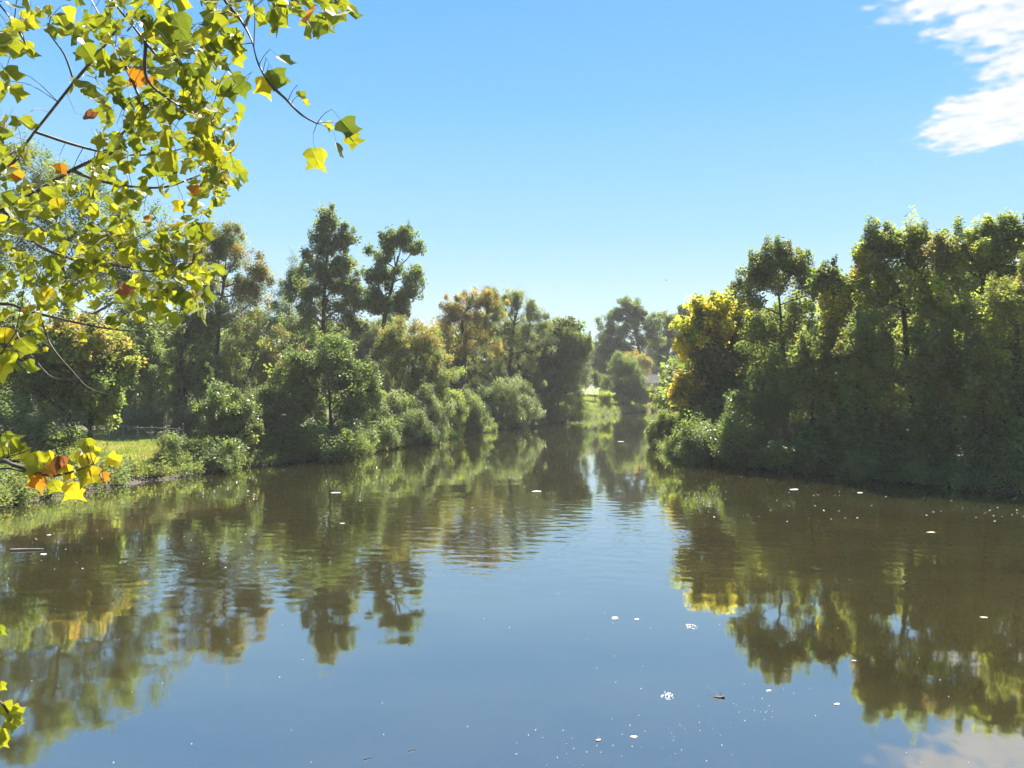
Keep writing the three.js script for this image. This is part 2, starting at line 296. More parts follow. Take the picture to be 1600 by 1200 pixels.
function tree(o) {
  const R = rng(o.seed ?? ++seed), D = o.D, foot = P(o.foot ?? o.blobs[0][0], 600, D);
  foot.y = Math.max(0.02, ground(foot.x, foot.z)) - 0.1;
  const t = thing(o.name, o.label, o.category ?? 'tree', foot, o.group);
  const f = fill(o.blobs, D, R, { colors: ['green'], ...o });
  const mat = o.bark ?? bark, loc = (v) => v.clone().sub(foot);
  // trunk: by given pixels, or from the foot to the highest blobs
  const top = f.centres.reduce((a, b) => (b[0].y > a[0].y ? b : a))[0];
  let path;
  if (o.trunk) path = [V(0, 0, 0), ...o.trunk.map(([px, py]) => loc(P(px, py, D)))];
  else { const e = loc(top); path = [V(0, 0, 0), V(e.x * 0.12 + (R() - 0.5) * 0.3, e.y * 0.35, e.z * 0.2), V(e.x * 0.55 + (R() - 0.5) * 0.4, e.y * 0.7, e.z * 0.6), e]; }
  const H = path[path.length - 1].y, r0 = o.r ?? Math.max(0.05, 0.013 * H + 0.02);
  const stems = o.stems ?? 1;
  part(stems > 1 ? 'stem' : 'trunk', tube(path, r0, r0 * 0.22, 8, 5, 0.35), mat, t);
  const curve = new THREE.CatmullRomCurve3(path);
  for (const [c, a, b] of f.centres) {
    const e = loc(c); if (e.distanceTo(path[path.length - 1]) < 0.2) continue;
    const fr = Math.min(0.9, Math.max(0.15, (e.y - 0.6 * Math.hypot(e.x, e.z) * 0.8) / H)), s = curve.getPoint(stems > 1 ? 0.02 : fr);
    const mid = s.clone().lerp(e, 0.5).add(V((R() - 0.5) * 0.5, -0.12 * s.distanceTo(e) * 0.3 + 0.15, (R() - 0.5) * 0.5));
    const lr = Math.max(0.018, r0 * (stems > 1 ? 0.7 : 0.5 * (1 - fr * 0.6)));
    part(stems > 1 ? 'stem' : 'limb', mergeGeometries([tube([s, mid, e], lr, lr * 0.3, 6, 4, 0.2), ...Array.from({ length: o.twigs ?? 6 }, () => {
      const u = R() * 6.283, v = R() * 1.6 - 0.5, st = mid.clone().lerp(e, R());
      const en = e.clone().add(V(Math.cos(u) * a * 0.8, v * b * 0.8, Math.sin(u) * a * 0.7)); if (en.y < 0.1) en.y = 0.1;
      return tube([st, st.clone().lerp(en, 0.5).add(V((R() - 0.5) * 0.2, 0.1, (R() - 0.5) * 0.2)), en], lr * 0.42, 0.008, 4, 3);
    })]), mat, t);
  }
  { // leafy shoots along the limbs tie the clumps together
    const e2 = new THREE.Euler(), q2 = new THREE.Quaternion();
    const tuft = (p, cols) => { const b = COL[cols[Math.floor(R() * cols.length)]], n = 5 + Math.floor(R() * 5), tone = 0.8 + 0.4 * R(); for (let k = 0; k < n; k++) { e2.set((R() - 0.5) * 1.8, R() * 6.28, (R() - 0.5) * 1.8); q2.setFromEuler(e2); const sc = (o.scale ?? 1) * (0.6 + 0.5 * R()), y = p.y + (R() - 0.5) * 0.7; if (y < 0.1) continue; f.M.push(new THREE.Matrix4().compose(V(p.x + (R() - 0.5) * 0.9, y, p.z + (R() - 0.5) * 0.9), q2, V(sc, sc, sc))); f.C.push(b.map((v) => v * tone)); } };
    f.centres.forEach(([c, a, b], i) => { const near = f.centres.map(([d]) => d).filter((d) => d !== c).sort((p, q) => p.distanceTo(c) - q.distanceTo(c))[0]; if (!near) return; const cols = o.blobs[i][4] ?? o.colors ?? ['green']; for (let k = 0; k < 12; k++) tuft(c.clone().lerp(near, R()).add(V((R() - 0.5) * a * 0.9, (R() - 0.5) * b * 0.6, (R() - 0.5) * a * 0.9)), cols); });
  }
  const kinds = SPRAYS[o.spray ?? 'broad'];
  instanced('crown', kinds[Math.floor(R() * kinds.length)], o.mat ?? foliage, f, t, foot);
  sprays += f.M.length;
  return t;
}
const bush = (o) => tree({ category: 'bush', stems: 3, r: 0.06, twigs: 4, ...o });

// ---------------------------------------------------------------- left bank, near to far
const LG = 'trees and bushes along the left bank', RG = 'trees and bushes along the right bank', FG = 'trees beyond the far bend';
tree({ name: 'maple_tree', spires: 2, label: 'yellow-green maple tinged orange beside the small lawn and wire fence', group: LG, D: 39, foot: 140, trunk: [[141, 680], [138, 620], [130, 540]], r: 0.16, colors: ['maple', 'leafy', 'green'], dens: 0.95, spray: 'broad', shoots: 0.1,
  blobs: [[125, 520, 48, 36, ['maple', 'orange', 'gold', 'leafy', 'maple', 'leafy']], [150, 560, 55, 42, ['maple', 'leafy', 'gold']], [85, 560, 55, 45], [175, 600, 38, 36], [95, 615, 62, 45], [40, 600, 55, 55], [150, 640, 38, 28], [20, 530, 50, 50]] });
bush({ name: 'bank_thicket', label: 'dark tangled thicket at the water under the yellow-green maple', group: LG, D: 35.5, foot: 70, colors: ['green', 'green', 'grey'], spray: 'fine', mat: glossy,
  blobs: [[20, 680, 60, 48], [85, 685, 50, 45], [30, 745, 75, 36], [110, 742, 48, 30], [-40, 720, 60, 60]] });
for (const [px, py, rx, ry, D, l] of [[175, 742, 28, 20, 35.5, 'low weedy bush on the bank edge below the small lawn'], [222, 748, 26, 16, 36.3, 'small bright weed clump spilling from the lawn edge to the water'], [268, 715, 18, 30, 38.2, 'upright pale bush at the lawn corner'], [243, 738, 20, 16, 37.4, 'short leafy weed clump between lawn and pale bush']])
  bush({ name: 'bank_weed', label: l, category: 'bush', group: 'weedy bushes on the lawn edge', D, foot: px, colors: ['grey', 'leafy', 'green'], spray: 'fine', scale: 0.7, blobs: [[px, py, rx, ry]], r: 0.03, clump: 0.28 });
bush({ name: 'hedge_bush', label: 'wide dark hedge-like bush hanging over the water left of the round bush', group: LG, D: 39.5, foot: 320, colors: ['green', 'green'], spray: 'fine', mat: glossy, blobs: [[310, 722, 36, 22], [350, 718, 34, 22], [295, 705, 20, 14]] });
tree({ name: 'round_bush', label: 'tall egg-shaped vine-covered bush with sunlit rim at the water', category: 'bush', group: LG, D: 42.5, foot: 355, trunk: [[356, 660], [354, 630]], r: 0.1, colors: ['green', 'green'], spray: 'ivy', mat: glossy, dens: 1.5, clump: 0.4, scale: 1.1, floor: 0.3,
  blobs: [[352, 640, 36, 36], [355, 672, 36, 32], [378, 650, 18, 34], [385, 690, 14, 22, ['grey', 'lime']]] });
bush({ name: 'vine_mass', label: 'pale silvery vine mass between the round bush and the big bank tree', group: LG, D: 46, foot: 415, colors: ['grey', 'green'], spray: 'fine', shoots: 0.25, blobs: [[415, 625, 30, 22], [425, 650, 36, 30], [400, 660, 25, 30], [430, 690, 45, 30]] });
tree({ name: 'bank_tree', spires: 2, label: 'broad dense dark green tree with bright left top leaning over the water', group: LG, D: 48, foot: 520, trunk: [[518, 680], [515, 620], [512, 560]], r: 0.18, colors: ['green', 'green'], dens: 1.05, mat: glossy,
  blobs: [[505, 560, 46, 32], [470, 585, 34, 34], [520, 605, 55, 42], [470, 635, 38, 42], [560, 605, 28, 38], [572, 645, 26, 40], [520, 660, 60, 38]] });
bush({ name: 'shade_bush', label: 'low nearly black bush trailing into the water under the broad bank tree', group: LG, D: 45, foot: 480, colors: ['green'], spray: 'fine', mat: glossy, blobs: [[430, 695, 40, 26], [480, 690, 45, 30], [535, 695, 40, 24], [400, 705, 28, 20]] });
tree({ name: 'ivy_tree', label: 'leaning dead trunk wrapped in dark ivy behind the fence', group: LG, D: 55, foot: 290, trunk: [[286, 620], [280, 560], [300, 505], [322, 480]], r: 0.4, colors: ['green'], spray: 'ivy', mat: glossy, scale: 1.3,
  blobs: [[283, 640, 24, 50], [282, 575, 26, 46], [300, 520, 34, 32], [330, 495, 26, 24], [322, 580, 20, 60]] });
tree({ name: 'oak_tree', label: 'tall olive-brown oak with lumpy crown rising beside the ivy trunk', group: LG, D: 58, foot: 335, trunk: [[338, 560], [345, 480], [352, 420]], r: 0.3, colors: ['olive', 'brown', 'green'], spray: 'fine', dens: 0.78,
  blobs: [[318, 385, 34, 30], [352, 372, 26, 22], [378, 398, 28, 26], [402, 430, 22, 20, ['brown', 'olive']], [340, 430, 42, 36], [385, 460, 34, 26], [310, 465, 45, 36], [360, 500, 40, 30], [270, 420, 40, 45]] });
tree({ name: 'tall_oak_tree', label: 'very tall open-crowned oak behind the hanging tulip-tree leaves', group: LG, D: 52, foot: 110, trunk: [[110, 560], [100, 440], [80, 300]], r: 0.36, colors: ['olive', 'green', 'green'], spray: 'fine', dens: 0.9,
  blobs: [[60, 270, 60, 42], [120, 300, 55, 42], [20, 330, 60, 50], [175, 345, 55, 45], [90, 370, 70, 45], [225, 370, 45, 45], [30, 430, 60, 50], [150, 430, 65, 45], [220, 450, 50, 45], [-60, 340, 70, 90]] });
tree({ name: 'shaded_oak_tree', label: 'dark oak filling the shade above the wire fence', group: LG, D: 60, foot: 235, trunk: [[235, 600], [232, 520], [228, 480]], r: 0.28, colors: ['green', 'green'], spray: 'broad', mat: glossy,
  blobs: [[230, 510, 45, 40], [200, 560, 40, 45], [255, 575, 36, 40], [240, 630, 50, 40], [190, 640, 40, 45]] });
bush({ name: 'fence_bush', label: 'shadowy bush row tangled behind the wire fence', group: LG, D: 52, foot: 235, colors: ['green', 'grey'], spray: 'fine', mat: glossy, blobs: [[200, 662, 34, 24], [245, 655, 36, 28], [290, 660, 34, 28], [325, 650, 30, 36]] });
tree({ name: 'grey_elm_tree', label: 'mid-sized grey-green tree between the oak and the tall poplar', group: LG, D: 61, foot: 375, colors: ['green', 'grey', 'green'], spray: 'fine', blobs: [[372, 540, 42, 36], [345, 575, 36, 40], [390, 590, 45, 40], [425, 500, 30, 30], [365, 625, 50, 36]] });
tree({ name: 'russet_tree', label: 'small russet-olive tree below the tall poplar', group: LG, D: 59, foot: 440, colors: ['brown', 'olive'], spray: 'fine', blobs: [[438, 545, 30, 30], [425, 585, 36, 36], [455, 590, 30, 36]] });
tree({ name: 'poplar_tree', spires: 2, label: 'tallest slim poplar with thin airy top above the left bank', group: LG, D: 67, foot: 505, trunk: [[504, 600], [505, 520], [508, 440], [515, 360]], r: 0.32, colors: ['green', 'olive', 'green'], dens: 0.50, spray: 'broad', shoots: 0.2,
  blobs: [[514, 342, 16, 17], [500, 366, 17, 17], [538, 372, 14, 16], [522, 385, 20, 20], [496, 402, 20, 24], [540, 412, 17, 22], [514, 425, 28, 24], [490, 445, 26, 26], [540, 445, 24, 24], [512, 468, 36, 28], [552, 470, 18, 22], [470, 480, 24, 30], [500, 510, 44, 32], [545, 510, 26, 30]] });
tree({ name: 'thin_poplar_tree', label: 'pale thin-leaved tree leaning against the tallest poplar', group: LG, D: 70, foot: 450, trunk: [[450, 560], [452, 480], [456, 420]], r: 0.14, colors: ['grey', 'green'], dens: 0.45, spray: 'fine',
  blobs: [[458, 420, 18, 16], [448, 445, 20, 20], [470, 440, 16, 20], [445, 475, 22, 22], [470, 500, 28, 26], [440, 515, 26, 24]] });
tree({ name: 'dark_gum_tree', label: 'tall dark forked tree with clumped crown next to the tallest poplar', group: LG, D: 72, foot: 600, trunk: [[598, 560], [600, 500], [612, 450], [622, 400]], r: 0.34, colors: ['green', 'green'], dens: 0.7,
  blobs: [[632, 372, 20, 13], [610, 380, 18, 15], [646, 392, 15, 13], [594, 402, 19, 20], [584, 430, 15, 20], [606, 432, 24, 22], [644, 432, 16, 22], [596, 466, 24, 22], [638, 466, 20, 18], [618, 486, 26, 16], [582, 480, 14, 18]] });
tree({ name: 'hazy_tree', label: 'hazy bluish small tree in the gap below the dark forked tree', group: LG, D: 92, foot: 560, colors: ['green', 'grey'], dens: 0.8, spray: 'fine', blobs: [[560, 520, 30, 24], [590, 530, 28, 26], [545, 550, 34, 30], [585, 570, 34, 30]] });
tree({ name: 'beech_tree', label: 'rounded golden-brown-topped tree behind the pale bank bushes', group: LG, D: 63, foot: 645, trunk: [[645, 620], [645, 560]], r: 0.25, colors: ['olive', 'green'], spray: 'fine', dens: 1.0,
  blobs: [[640, 525, 42, 26, ['gold', 'olive', 'brown']], [610, 548, 28, 34], [675, 550, 32, 34, ['olive', 'gold', 'leafy']], [645, 565, 50, 36], [690, 590, 24, 34], [615, 600, 32, 42], [660, 610, 46, 36]] });
tree({ name: 'hickory_tree', label: 'golden flat-topped tree with a bare forked trunk on the left bank', group: LG, D: 79, foot: 722, trunk: [[724, 580], [727, 540], [722, 500], [735, 475]], r: 0.34, colors: ['gold', 'olive', 'brown'], spray: 'fine', dens: 0.8,
  blobs: [[712, 478, 28, 16], [742, 464, 26, 14], [768, 470, 26, 16], [700, 505, 24, 22], [738, 500, 32, 20], [775, 495, 28, 20, ['olive', 'gold', 'green']], [705, 545, 30, 26], [755, 535, 36, 26]] });
tree({ name: 'ash_tree', label: 'wide green tree with ragged right shoulder behind the golden tree', group: LG, D: 87, foot: 800, trunk: [[795, 590], [800, 540], [805, 490]], r: 0.34, colors: ['green', 'olive', 'grey'], spray: 'fine', dens: 0.85,
  blobs: [[782, 466, 28, 13], [812, 472, 26, 14], [840, 490, 20, 13], [800, 505, 40, 24], [842, 520, 22, 22], [780, 545, 36, 34], [820, 550, 38, 38], [755, 590, 36, 36], [800, 595, 45, 34]] });
tree({ name: 'willow_tree', spires: 3, label: 'pair of feathery upright crowns beside the far lawn', group: LG, D: 91, foot: 872, colors: ['green', 'grey', 'green'], spray: 'fine', shoots: 0.4,
  blobs: [[852, 535, 22, 26], [888, 545, 22, 28], [862, 575, 30, 34], [905, 575, 20, 30], [890, 605, 32, 34], [850, 615, 28, 30], [915, 545, 12, 20]] });
bush({ name: 'lawn_bush', label: 'dark spreading bush on the water below the feathery crowns', group: LG, D: 88, foot: 880, colors: ['green', 'green'], spray: 'fine', mat: glossy, blobs: [[868, 640, 34, 20], [900, 642, 24, 16]] });
for (const [px, py, rx, ry, D, cols, l] of [
  [592, 672, 30, 26, 53, ['green', 'grey'], 'leafy bank bush touching the broad bank tree'],
  [628, 655, 34, 32, 57, ['grey', 'leafy', 'green'], 'pale arching bank bush with feathery top'],
  [668, 648, 34, 34, 60, ['grey', 'green'], 'whitish-green bank bush in the middle of the pale row'],
  [655, 680, 40, 20, 57.5, ['green', 'grey'], 'low trailing bush at the waterline under the pale row'],
  [702, 640, 26, 30, 66, ['lime', 'grey', 'leafy'], 'lime-tipped bank bush right of the whitish-green one'],
  [735, 650, 30, 28, 69, ['grey', 'green', 'leafy'], 'pale bank bush next to the round dark-green bush']])
  bush({ name: 'bank_bush', label: l, group: 'pale bushes overhanging the left bank', D, foot: px, colors: cols, spray: 'fine', shoots: 0.45, clump: 0.42, blobs: [[px, py, rx, ry], [px - 6, py - ry * 0.7, rx * 0.6, ry * 0.5], [px + 8, py + ry * 0.4, rx * 0.7, ry * 0.45]] });
bush({ name: 'dome_bush', label: 'big dome-shaped dark green bush on the left waterline', group: LG, D: 78, foot: 797, colors: ['green', 'green', 'grey'], spray: 'fine', mat: glossy, dens: 1.2, blobs: [[797, 622, 42, 32], [795, 645, 46, 26], [770, 640, 24, 28], [825, 640, 20, 26]] });

// ---------------------------------------------------------------- far bend
tree({ name: 'cypress_tree', label: 'dark cone-shaped tree at the far bend between the two lawns', group: FG, D: 122, foot: 975, colors: ['green', 'green', 'green'], spray: 'fine', scale: 1.3, dens: 1.1,
  blobs: [[965, 572, 13, 18], [988, 575, 15, 20], [962, 598, 18, 20], [988, 602, 20, 22], [975, 625, 30, 18], [1000, 618, 14, 18]] });
tree({ name: 'gold_topped_tree', label: 'small golden-topped tree just behind the cone-shaped tree', group: FG, D: 130, foot: 985, colors: ['gold', 'olive'], spray: 'fine', scale: 1.3, blobs: [[985, 562, 20, 12], [1005, 575, 16, 14], [975, 580, 18, 14]] });
tree({ name: 'far_oak_tree', label: 'tallest distant oak with layered dark crown over the far bend', group: FG, D: 148, foot: 1000, trunk: [[1000, 560], [994, 520], [988, 490]], r: 0.5, colors: ['green', 'green', 'green'], spray: 'broad', scale: 1.5, dens: 0.85,
  blobs: [[986, 478, 18, 12], [996, 492, 14, 10], [965, 492, 13, 10], [945, 508, 16, 12], [985, 510, 24, 14], [1018, 505, 18, 13], [955, 535, 20, 18], [985, 540, 26, 18], [1020, 530, 20, 16]] });
tree({ name: 'distant_ash_tree', label: 'hazy pale distant tree to the right of the tallest distant oak', group: FG, D: 160, foot: 1045, colors: ['olive', 'green', 'green'], spray: 'broad', scale: 1.5, blobs: [[1045, 505, 20, 13], [1072, 492, 15, 11], [1030, 535, 20, 18], [1060, 530, 24, 22], [1085, 520, 20, 22], [1050, 565, 30, 20]] });
tree({ name: 'dark_pine_tree', label: 'dark tree standing left of the cone-shaped tree at the far bend', group: FG, D: 146, foot: 945, colors: ['green', 'green'], spray: 'broad', scale: 1.5, blobs: [[942, 545, 16, 22], [940, 580, 20, 24], [960, 560, 16, 24]] });
bush({ name: 'far_shrub', label: 'grey-green shrub before the distant house', group: FG, D: 138, foot: 1052, colors: ['olive', 'green'], spray: 'fine', scale: 1.3, blobs: [[1050, 580, 20, 18], [1062, 600, 20, 16]] });
bush({ name: 'far_shrub', label: 'low brownish shrub on the far lawn edge by the pale stones', group: FG, D: 122, foot: 1020, colors: ['olive', 'green', 'brown'], spray: 'fine', scale: 1.2, blobs: [[1015, 618, 16, 9], [1035, 622, 14, 8]] });
bush({ name: 'far_shrub', label: 'lime-yellow shrub between far lawn and cone-shaped tree', group: FG, D: 114, foot: 945, colors: ['lime', 'olive', 'green'], spray: 'fine', scale: 1.1, blobs: [[948, 622, 11, 9, ['lime']], [940, 640, 16, 8]] });
bush({ name: 'far_shrub', label: 'small leafy tree shading the far lawn', group: FG, D: 128, foot: 930, colors: ['green', 'olive'], spray: 'fine', scale: 1.3, blobs: [[928, 596, 14, 12], [945, 602, 14, 12], [915, 590, 14, 18]] });

// ---------------------------------------------------------------- right bank
bush({ name: 'point_bush', label: 'olive bush at the tip of the right bank point', group: RG, D: 55, foot: 1045, colors: ['olive', 'green', 'green'], spray: 'fine', blobs: [[1036, 668, 24, 22], [1058, 672, 26, 22], [1030, 684, 20, 12]] });
tree({ name: 'yellow_sycamore_tree', spires: 2, label: 'bright yellow autumn sycamore at the end of the right bank', group: RG, D: 51, foot: 1115, trunk: [[1118, 640], [1120, 570], [1122, 520]], r: 0.17, colors: ['olive', 'green'], spray: 'big', dens: 0.75, shoots: 0.2,
  blobs: [[1108, 488, 28, 18, ['yellow', 'lime', 'yellow']], [1138, 498, 30, 22, ['yellow', 'lime']], [1088, 518, 26, 20, ['yellow', 'lime', 'lime', 'gold']], [1120, 525, 36, 24, ['yellow', 'gold', 'olive']], [1160, 530, 26, 18, ['yellow', 'lime', 'lime', 'gold']], [1070, 548, 12, 9, ['yellow']], [1110, 565, 36, 26, ['olive', 'brown']], [1145, 575, 36, 30, ['olive', 'brown', 'green']], [1090, 600, 26, 26, ['olive', 'green', 'gold']], [1070, 600, 10, 10, ['yellow', 'gold']], [1058, 622, 13, 8, ['yellow', 'gold']], [1100, 640, 36, 34], [1145, 640, 36, 40]] });
tree({ name: 'birch_tree', spires: 4, label: 'tall upright green tree with feathery top behind the yellow sycamore', group: RG, D: 46, foot: 1225, trunk: [[1228, 620], [1222, 520], [1215, 440]], r: 0.2, colors: ['olive', 'leafy', 'maple'], spray: 'broad', dens: 0.34, shoots: 0.5,
  blobs: [[1212, 404, 26, 16], [1186, 428, 24, 20], [1242, 424, 26, 20], [1215, 446, 48, 28], [1168, 470, 28, 26], [1264, 462, 20, 26], [1218, 505, 52, 34], [1180, 530, 36, 32], [1255, 540, 36, 34], [1205, 580, 50, 36]] });
tree({ name: 'shaded_elm_tree', label: 'dark green tree filling the bank below the feathery tall tree', group: RG, D: 45, foot: 1230, colors: ['leafy', 'green'], spray: 'broad', dens: 0.6, mat: glossy, blobs: [[1230, 600, 45, 34], [1180, 625, 40, 36], [1265, 620, 40, 36], [1225, 650, 45, 34]] });
tree({ name: 'yellow_maple_tree', spires: 2, label: 'half-yellow tree between the tall right bank trees', group: RG, D: 42, foot: 1310, trunk: [[1312, 640], [1310, 560], [1308, 490]], r: 0.14, colors: ['olive', 'green'], spray: 'big', scale: 0.85, dens: 0.65,
  blobs: [[1318, 452, 24, 16, ['yellow', 'lime', 'olive']], [1300, 478, 26, 22, ['yellow', 'lime', 'gold']], [1328, 485, 22, 22, ['gold', 'olive', 'yellow']], [1308, 515, 28, 20, ['yellow', 'gold', 'olive']], [1300, 555, 40, 32], [1340, 560, 34, 34], [1310, 600, 45, 32], [1290, 440, 14, 12]] });
tree({ name: 'maple_grove_tree', spires: 4, label: 'tall olive-gold tree with twin tops on the right bank', group: RG, D: 39.5, foot: 1405, trunk: [[1425, 640], [1418, 570], [1410, 480], [1385, 410]], r: 0.26, colors: ['olive', 'maple', 'leafy', 'lime'], spray: 'broad', dens: 0.35, shoots: 0.4,
  blobs: [[1360, 388, 18, 18, ['olive', 'gold', 'leafy']], [1352, 420, 20, 22, ['gold', 'olive', 'leafy']], [1400, 388, 26, 20], [1388, 425, 36, 28], [1432, 392, 28, 22], [1435, 435, 36, 30], [1370, 475, 40, 32], [1425, 490, 45, 36], [1375, 530, 40, 36], [1440, 545, 45, 36]] });
tree({ name: 'hackberry_tree', spires: 4, label: 'tall shaggy tree whose top is the highest on the right bank', group: RG, D: 37.5, foot: 1540, trunk: [[1535, 620], [1530, 500], [1540, 410]], r: 0.26, colors: ['olive', 'maple', 'leafy', 'lime'], spray: 'broad', dens: 0.34, shoots: 0.55,
  blobs: [[1480, 402, 26, 24, ['olive', 'brown']], [1512, 395, 24, 24], [1545, 376, 24, 18], [1582, 372, 30, 20], [1540, 420, 44, 30], [1590, 420, 40, 36], [1490, 445, 40, 30], [1540, 480, 50, 36], [1490, 510, 45, 36], [1640, 400, 40, 40], [1650, 480, 50, 50]] });
tree({ name: 'gum_tree', spires: 3, label: 'sunlit olive tree at the right bank in front of the shaggy tall tree', group: RG, D: 34, foot: 1590, trunk: [[1592, 640], [1590, 560], [1588, 490]], r: 0.2, colors: ['olive', 'maple', 'lime'], spray: 'fine', dens: 0.38,
  blobs: [[1590, 455, 36, 26, ['olive', 'gold', 'maple']], [1560, 490, 40, 30], [1610, 510, 45, 36], [1550, 545, 40, 34], [1600, 575, 50, 40], [1650, 480, 40, 50], [1660, 580, 50, 60]] });
for (const [D, foot, blobs, label] of [
  [40.5, 1265, [[1268, 545, 34, 28], [1245, 585, 34, 28], [1285, 590, 36, 30], [1262, 625, 44, 30]], 'slim understorey tree between the feathery tall tree and the half-yellow tree'],
  [38, 1355, [[1352, 520, 30, 30], [1375, 560, 36, 32], [1338, 575, 34, 30], [1360, 612, 48, 32]], 'olive understorey tree in front of the twin-topped tree'],
  [36, 1465, [[1470, 525, 34, 30], [1448, 570, 36, 32], [1492, 575, 38, 32], [1468, 615, 50, 32]], 'olive understorey tree left of the shaggy tall trunk'],
  [34, 1545, [[1535, 575, 38, 32], [1575, 600, 40, 34], [1540, 625, 46, 30]], 'leafy understorey tree under the sunlit olive tree']])
  tree({ name: 'understorey_tree', label, group: RG, D, foot, colors: ['olive', 'maple', 'leafy'], spray: 'broad', dens: 0.32, spires: 1, blobs });
for (const [D, foot, blobs, spr, label] of [
  [43, 1110, [[1100, 690, 34, 34], [1085, 705, 24, 22], [1130, 690, 34, 38]], 'fine', 'dark bush at the water below the yellow sycamore'],
  [41, 1170, [[1160, 680, 40, 38], [1185, 705, 40, 26], [1150, 705, 30, 22]], 'fine', 'blackish bush with a rounded top between sycamore and red twigs'],
  [39.5, 1290, [[1296, 668, 40, 28], [1250, 698, 42, 26], [1300, 704, 45, 30]], 'broad', 'deep-shade bush under the half-yellow tree'],
  [38, 1370, [[1345, 652, 38, 34], [1350, 704, 48, 36], [1395, 700, 40, 34]], 'broad', 'large glossy bush in deep shade under the twin-topped tree'],
  [36.5, 1450, [[1436, 676, 38, 34], [1474, 662, 42, 40], [1430, 718, 50, 30]], 'broad', 'glinting bush in shade right of the twin-topped trunk'],
  [35, 1520, [[1512, 668, 40, 36], [1520, 708, 50, 36], [1560, 690, 45, 44]], 'broad', 'dark bush under the shaggy tall tree'],
  [33.5, 1610, [[1600, 660, 55, 50], [1590, 725, 60, 38], [1660, 700, 60, 70]], 'broad', 'dark bush where the right bank comes nearest'],
  [38.5, 1240, [[1225, 715, 40, 20], [1290, 722, 40, 20]], 'fine', 'low bush overhanging the water below the red twigs'],
  [36, 1380, [[1350, 738, 45, 18], [1410, 744, 45, 18]], 'fine', 'low bush dipping into the water under the large glossy bush'],
  [33.5, 1500, [[1480, 752, 45, 20], [1545, 758, 48, 20]], 'fine', 'low bush dipping into the water under the shaggy tall tree']])
  bush({ name: 'shore_bush', label, group: 'shaded bushes along the right waterline', D, foot, colors: ['green'], spray: spr, mat: glossy, blobs, dens: 0.95 });
tree({ name: 'young_pine_tree', label: 'small soft blue-green pine above the red twigs', group: RG, D: 41, foot: 1200, colors: ['green', 'green'], spray: 'needle', blobs: [[1200, 632, 22, 16], [1195, 652, 28, 18], [1215, 645, 22, 18]] });
{ // bare reddish twigs
  const R = rng(5), foot = P(1225, 600, 40); foot.y = ground(foot.x, foot.z) - 0.05;
  const t = thing('bare_shrub', 'bare reddish twiggy shrub among the dark right bank bushes', 'shrub', foot, RG);
  const red = new THREE.MeshStandardMaterial({ color: lin(0.16, 0.085, 0.07), roughness: 0.8 });
  for (let i = 0; i < 30; i++) { const e = P(1200 + R() * 50, 655 + R() * 26, 39.2 + R()).sub(foot); part('twig', tube([V((R() - 0.5) * 0.5, 0, (R() - 0.5) * 0.5), V(e.x * 0.3, e.y * 0.6 + 0.3, e.z * 0.6), e, e.clone().add(V(0.5 + R() * 0.5, -0.25 - R() * 0.3, 0.1))], 0.014, 0.005, 4, 3), red, t); }
}
// ---------------------------------------------------------------- woods behind, read as one mass
function wood(name, label, rows, cols, D0, s) {
  const R = rng(s), blobs = rows, f = { M: [], C: [] };
  for (const [D, list] of rows) { const a = fill(list, D, R, { colors: cols, clump: 1.1, per: 22, scale: 2.0, dens: 1.5 }); f.M.push(...a.M); f.C.push(...a.C); }
  const im = instanced(name, SPRAYS.broad[1], foliage, f, scene, V(0, 0, 0)); tag(im, label, 'woods', null, 'stuff'); sprays += f.M.length;
}
const row = (x0, x1, step, y, r, R) => { const l = []; for (let x = x0; x <= x1; x += step) for (let k = 0; k < 2; k++) l.push([x + (R() - 0.5) * step, y(x) + k * r * 1.3 + (R() - 0.5) * r * 0.6, r * (0.8 + 0.4 * R()), r * (0.8 + 0.4 * R())]); return l; };
{
  const R = rng(31);
  wood('woodland', 'dim woods closing the view behind the left bank trees', [[95, row(-60, 900, 52, (x) => x < 560 ? 545 : 555, 40, R)], [72, row(-60, 420, 62, () => 590, 48, R)]], ['green', 'green', 'olive'], 95, 8);
  wood('woodland', 'dim woods closing the view behind the right bank trees', [[60, row(1120, 1720, 60, (x) => x > 1330 ? 480 : 540, 50, R)], [52, row(1150, 1720, 50, () => 580, 46, R)]], ['green', 'green', 'olive'], 62, 9);
  wood('woodland', 'pale distant woods across the far lawns', [[230, row(880, 1120, 26, () => 560, 20, R)]], ['green', 'olive'], 200, 10);
}
console.log('sprays', sprays);

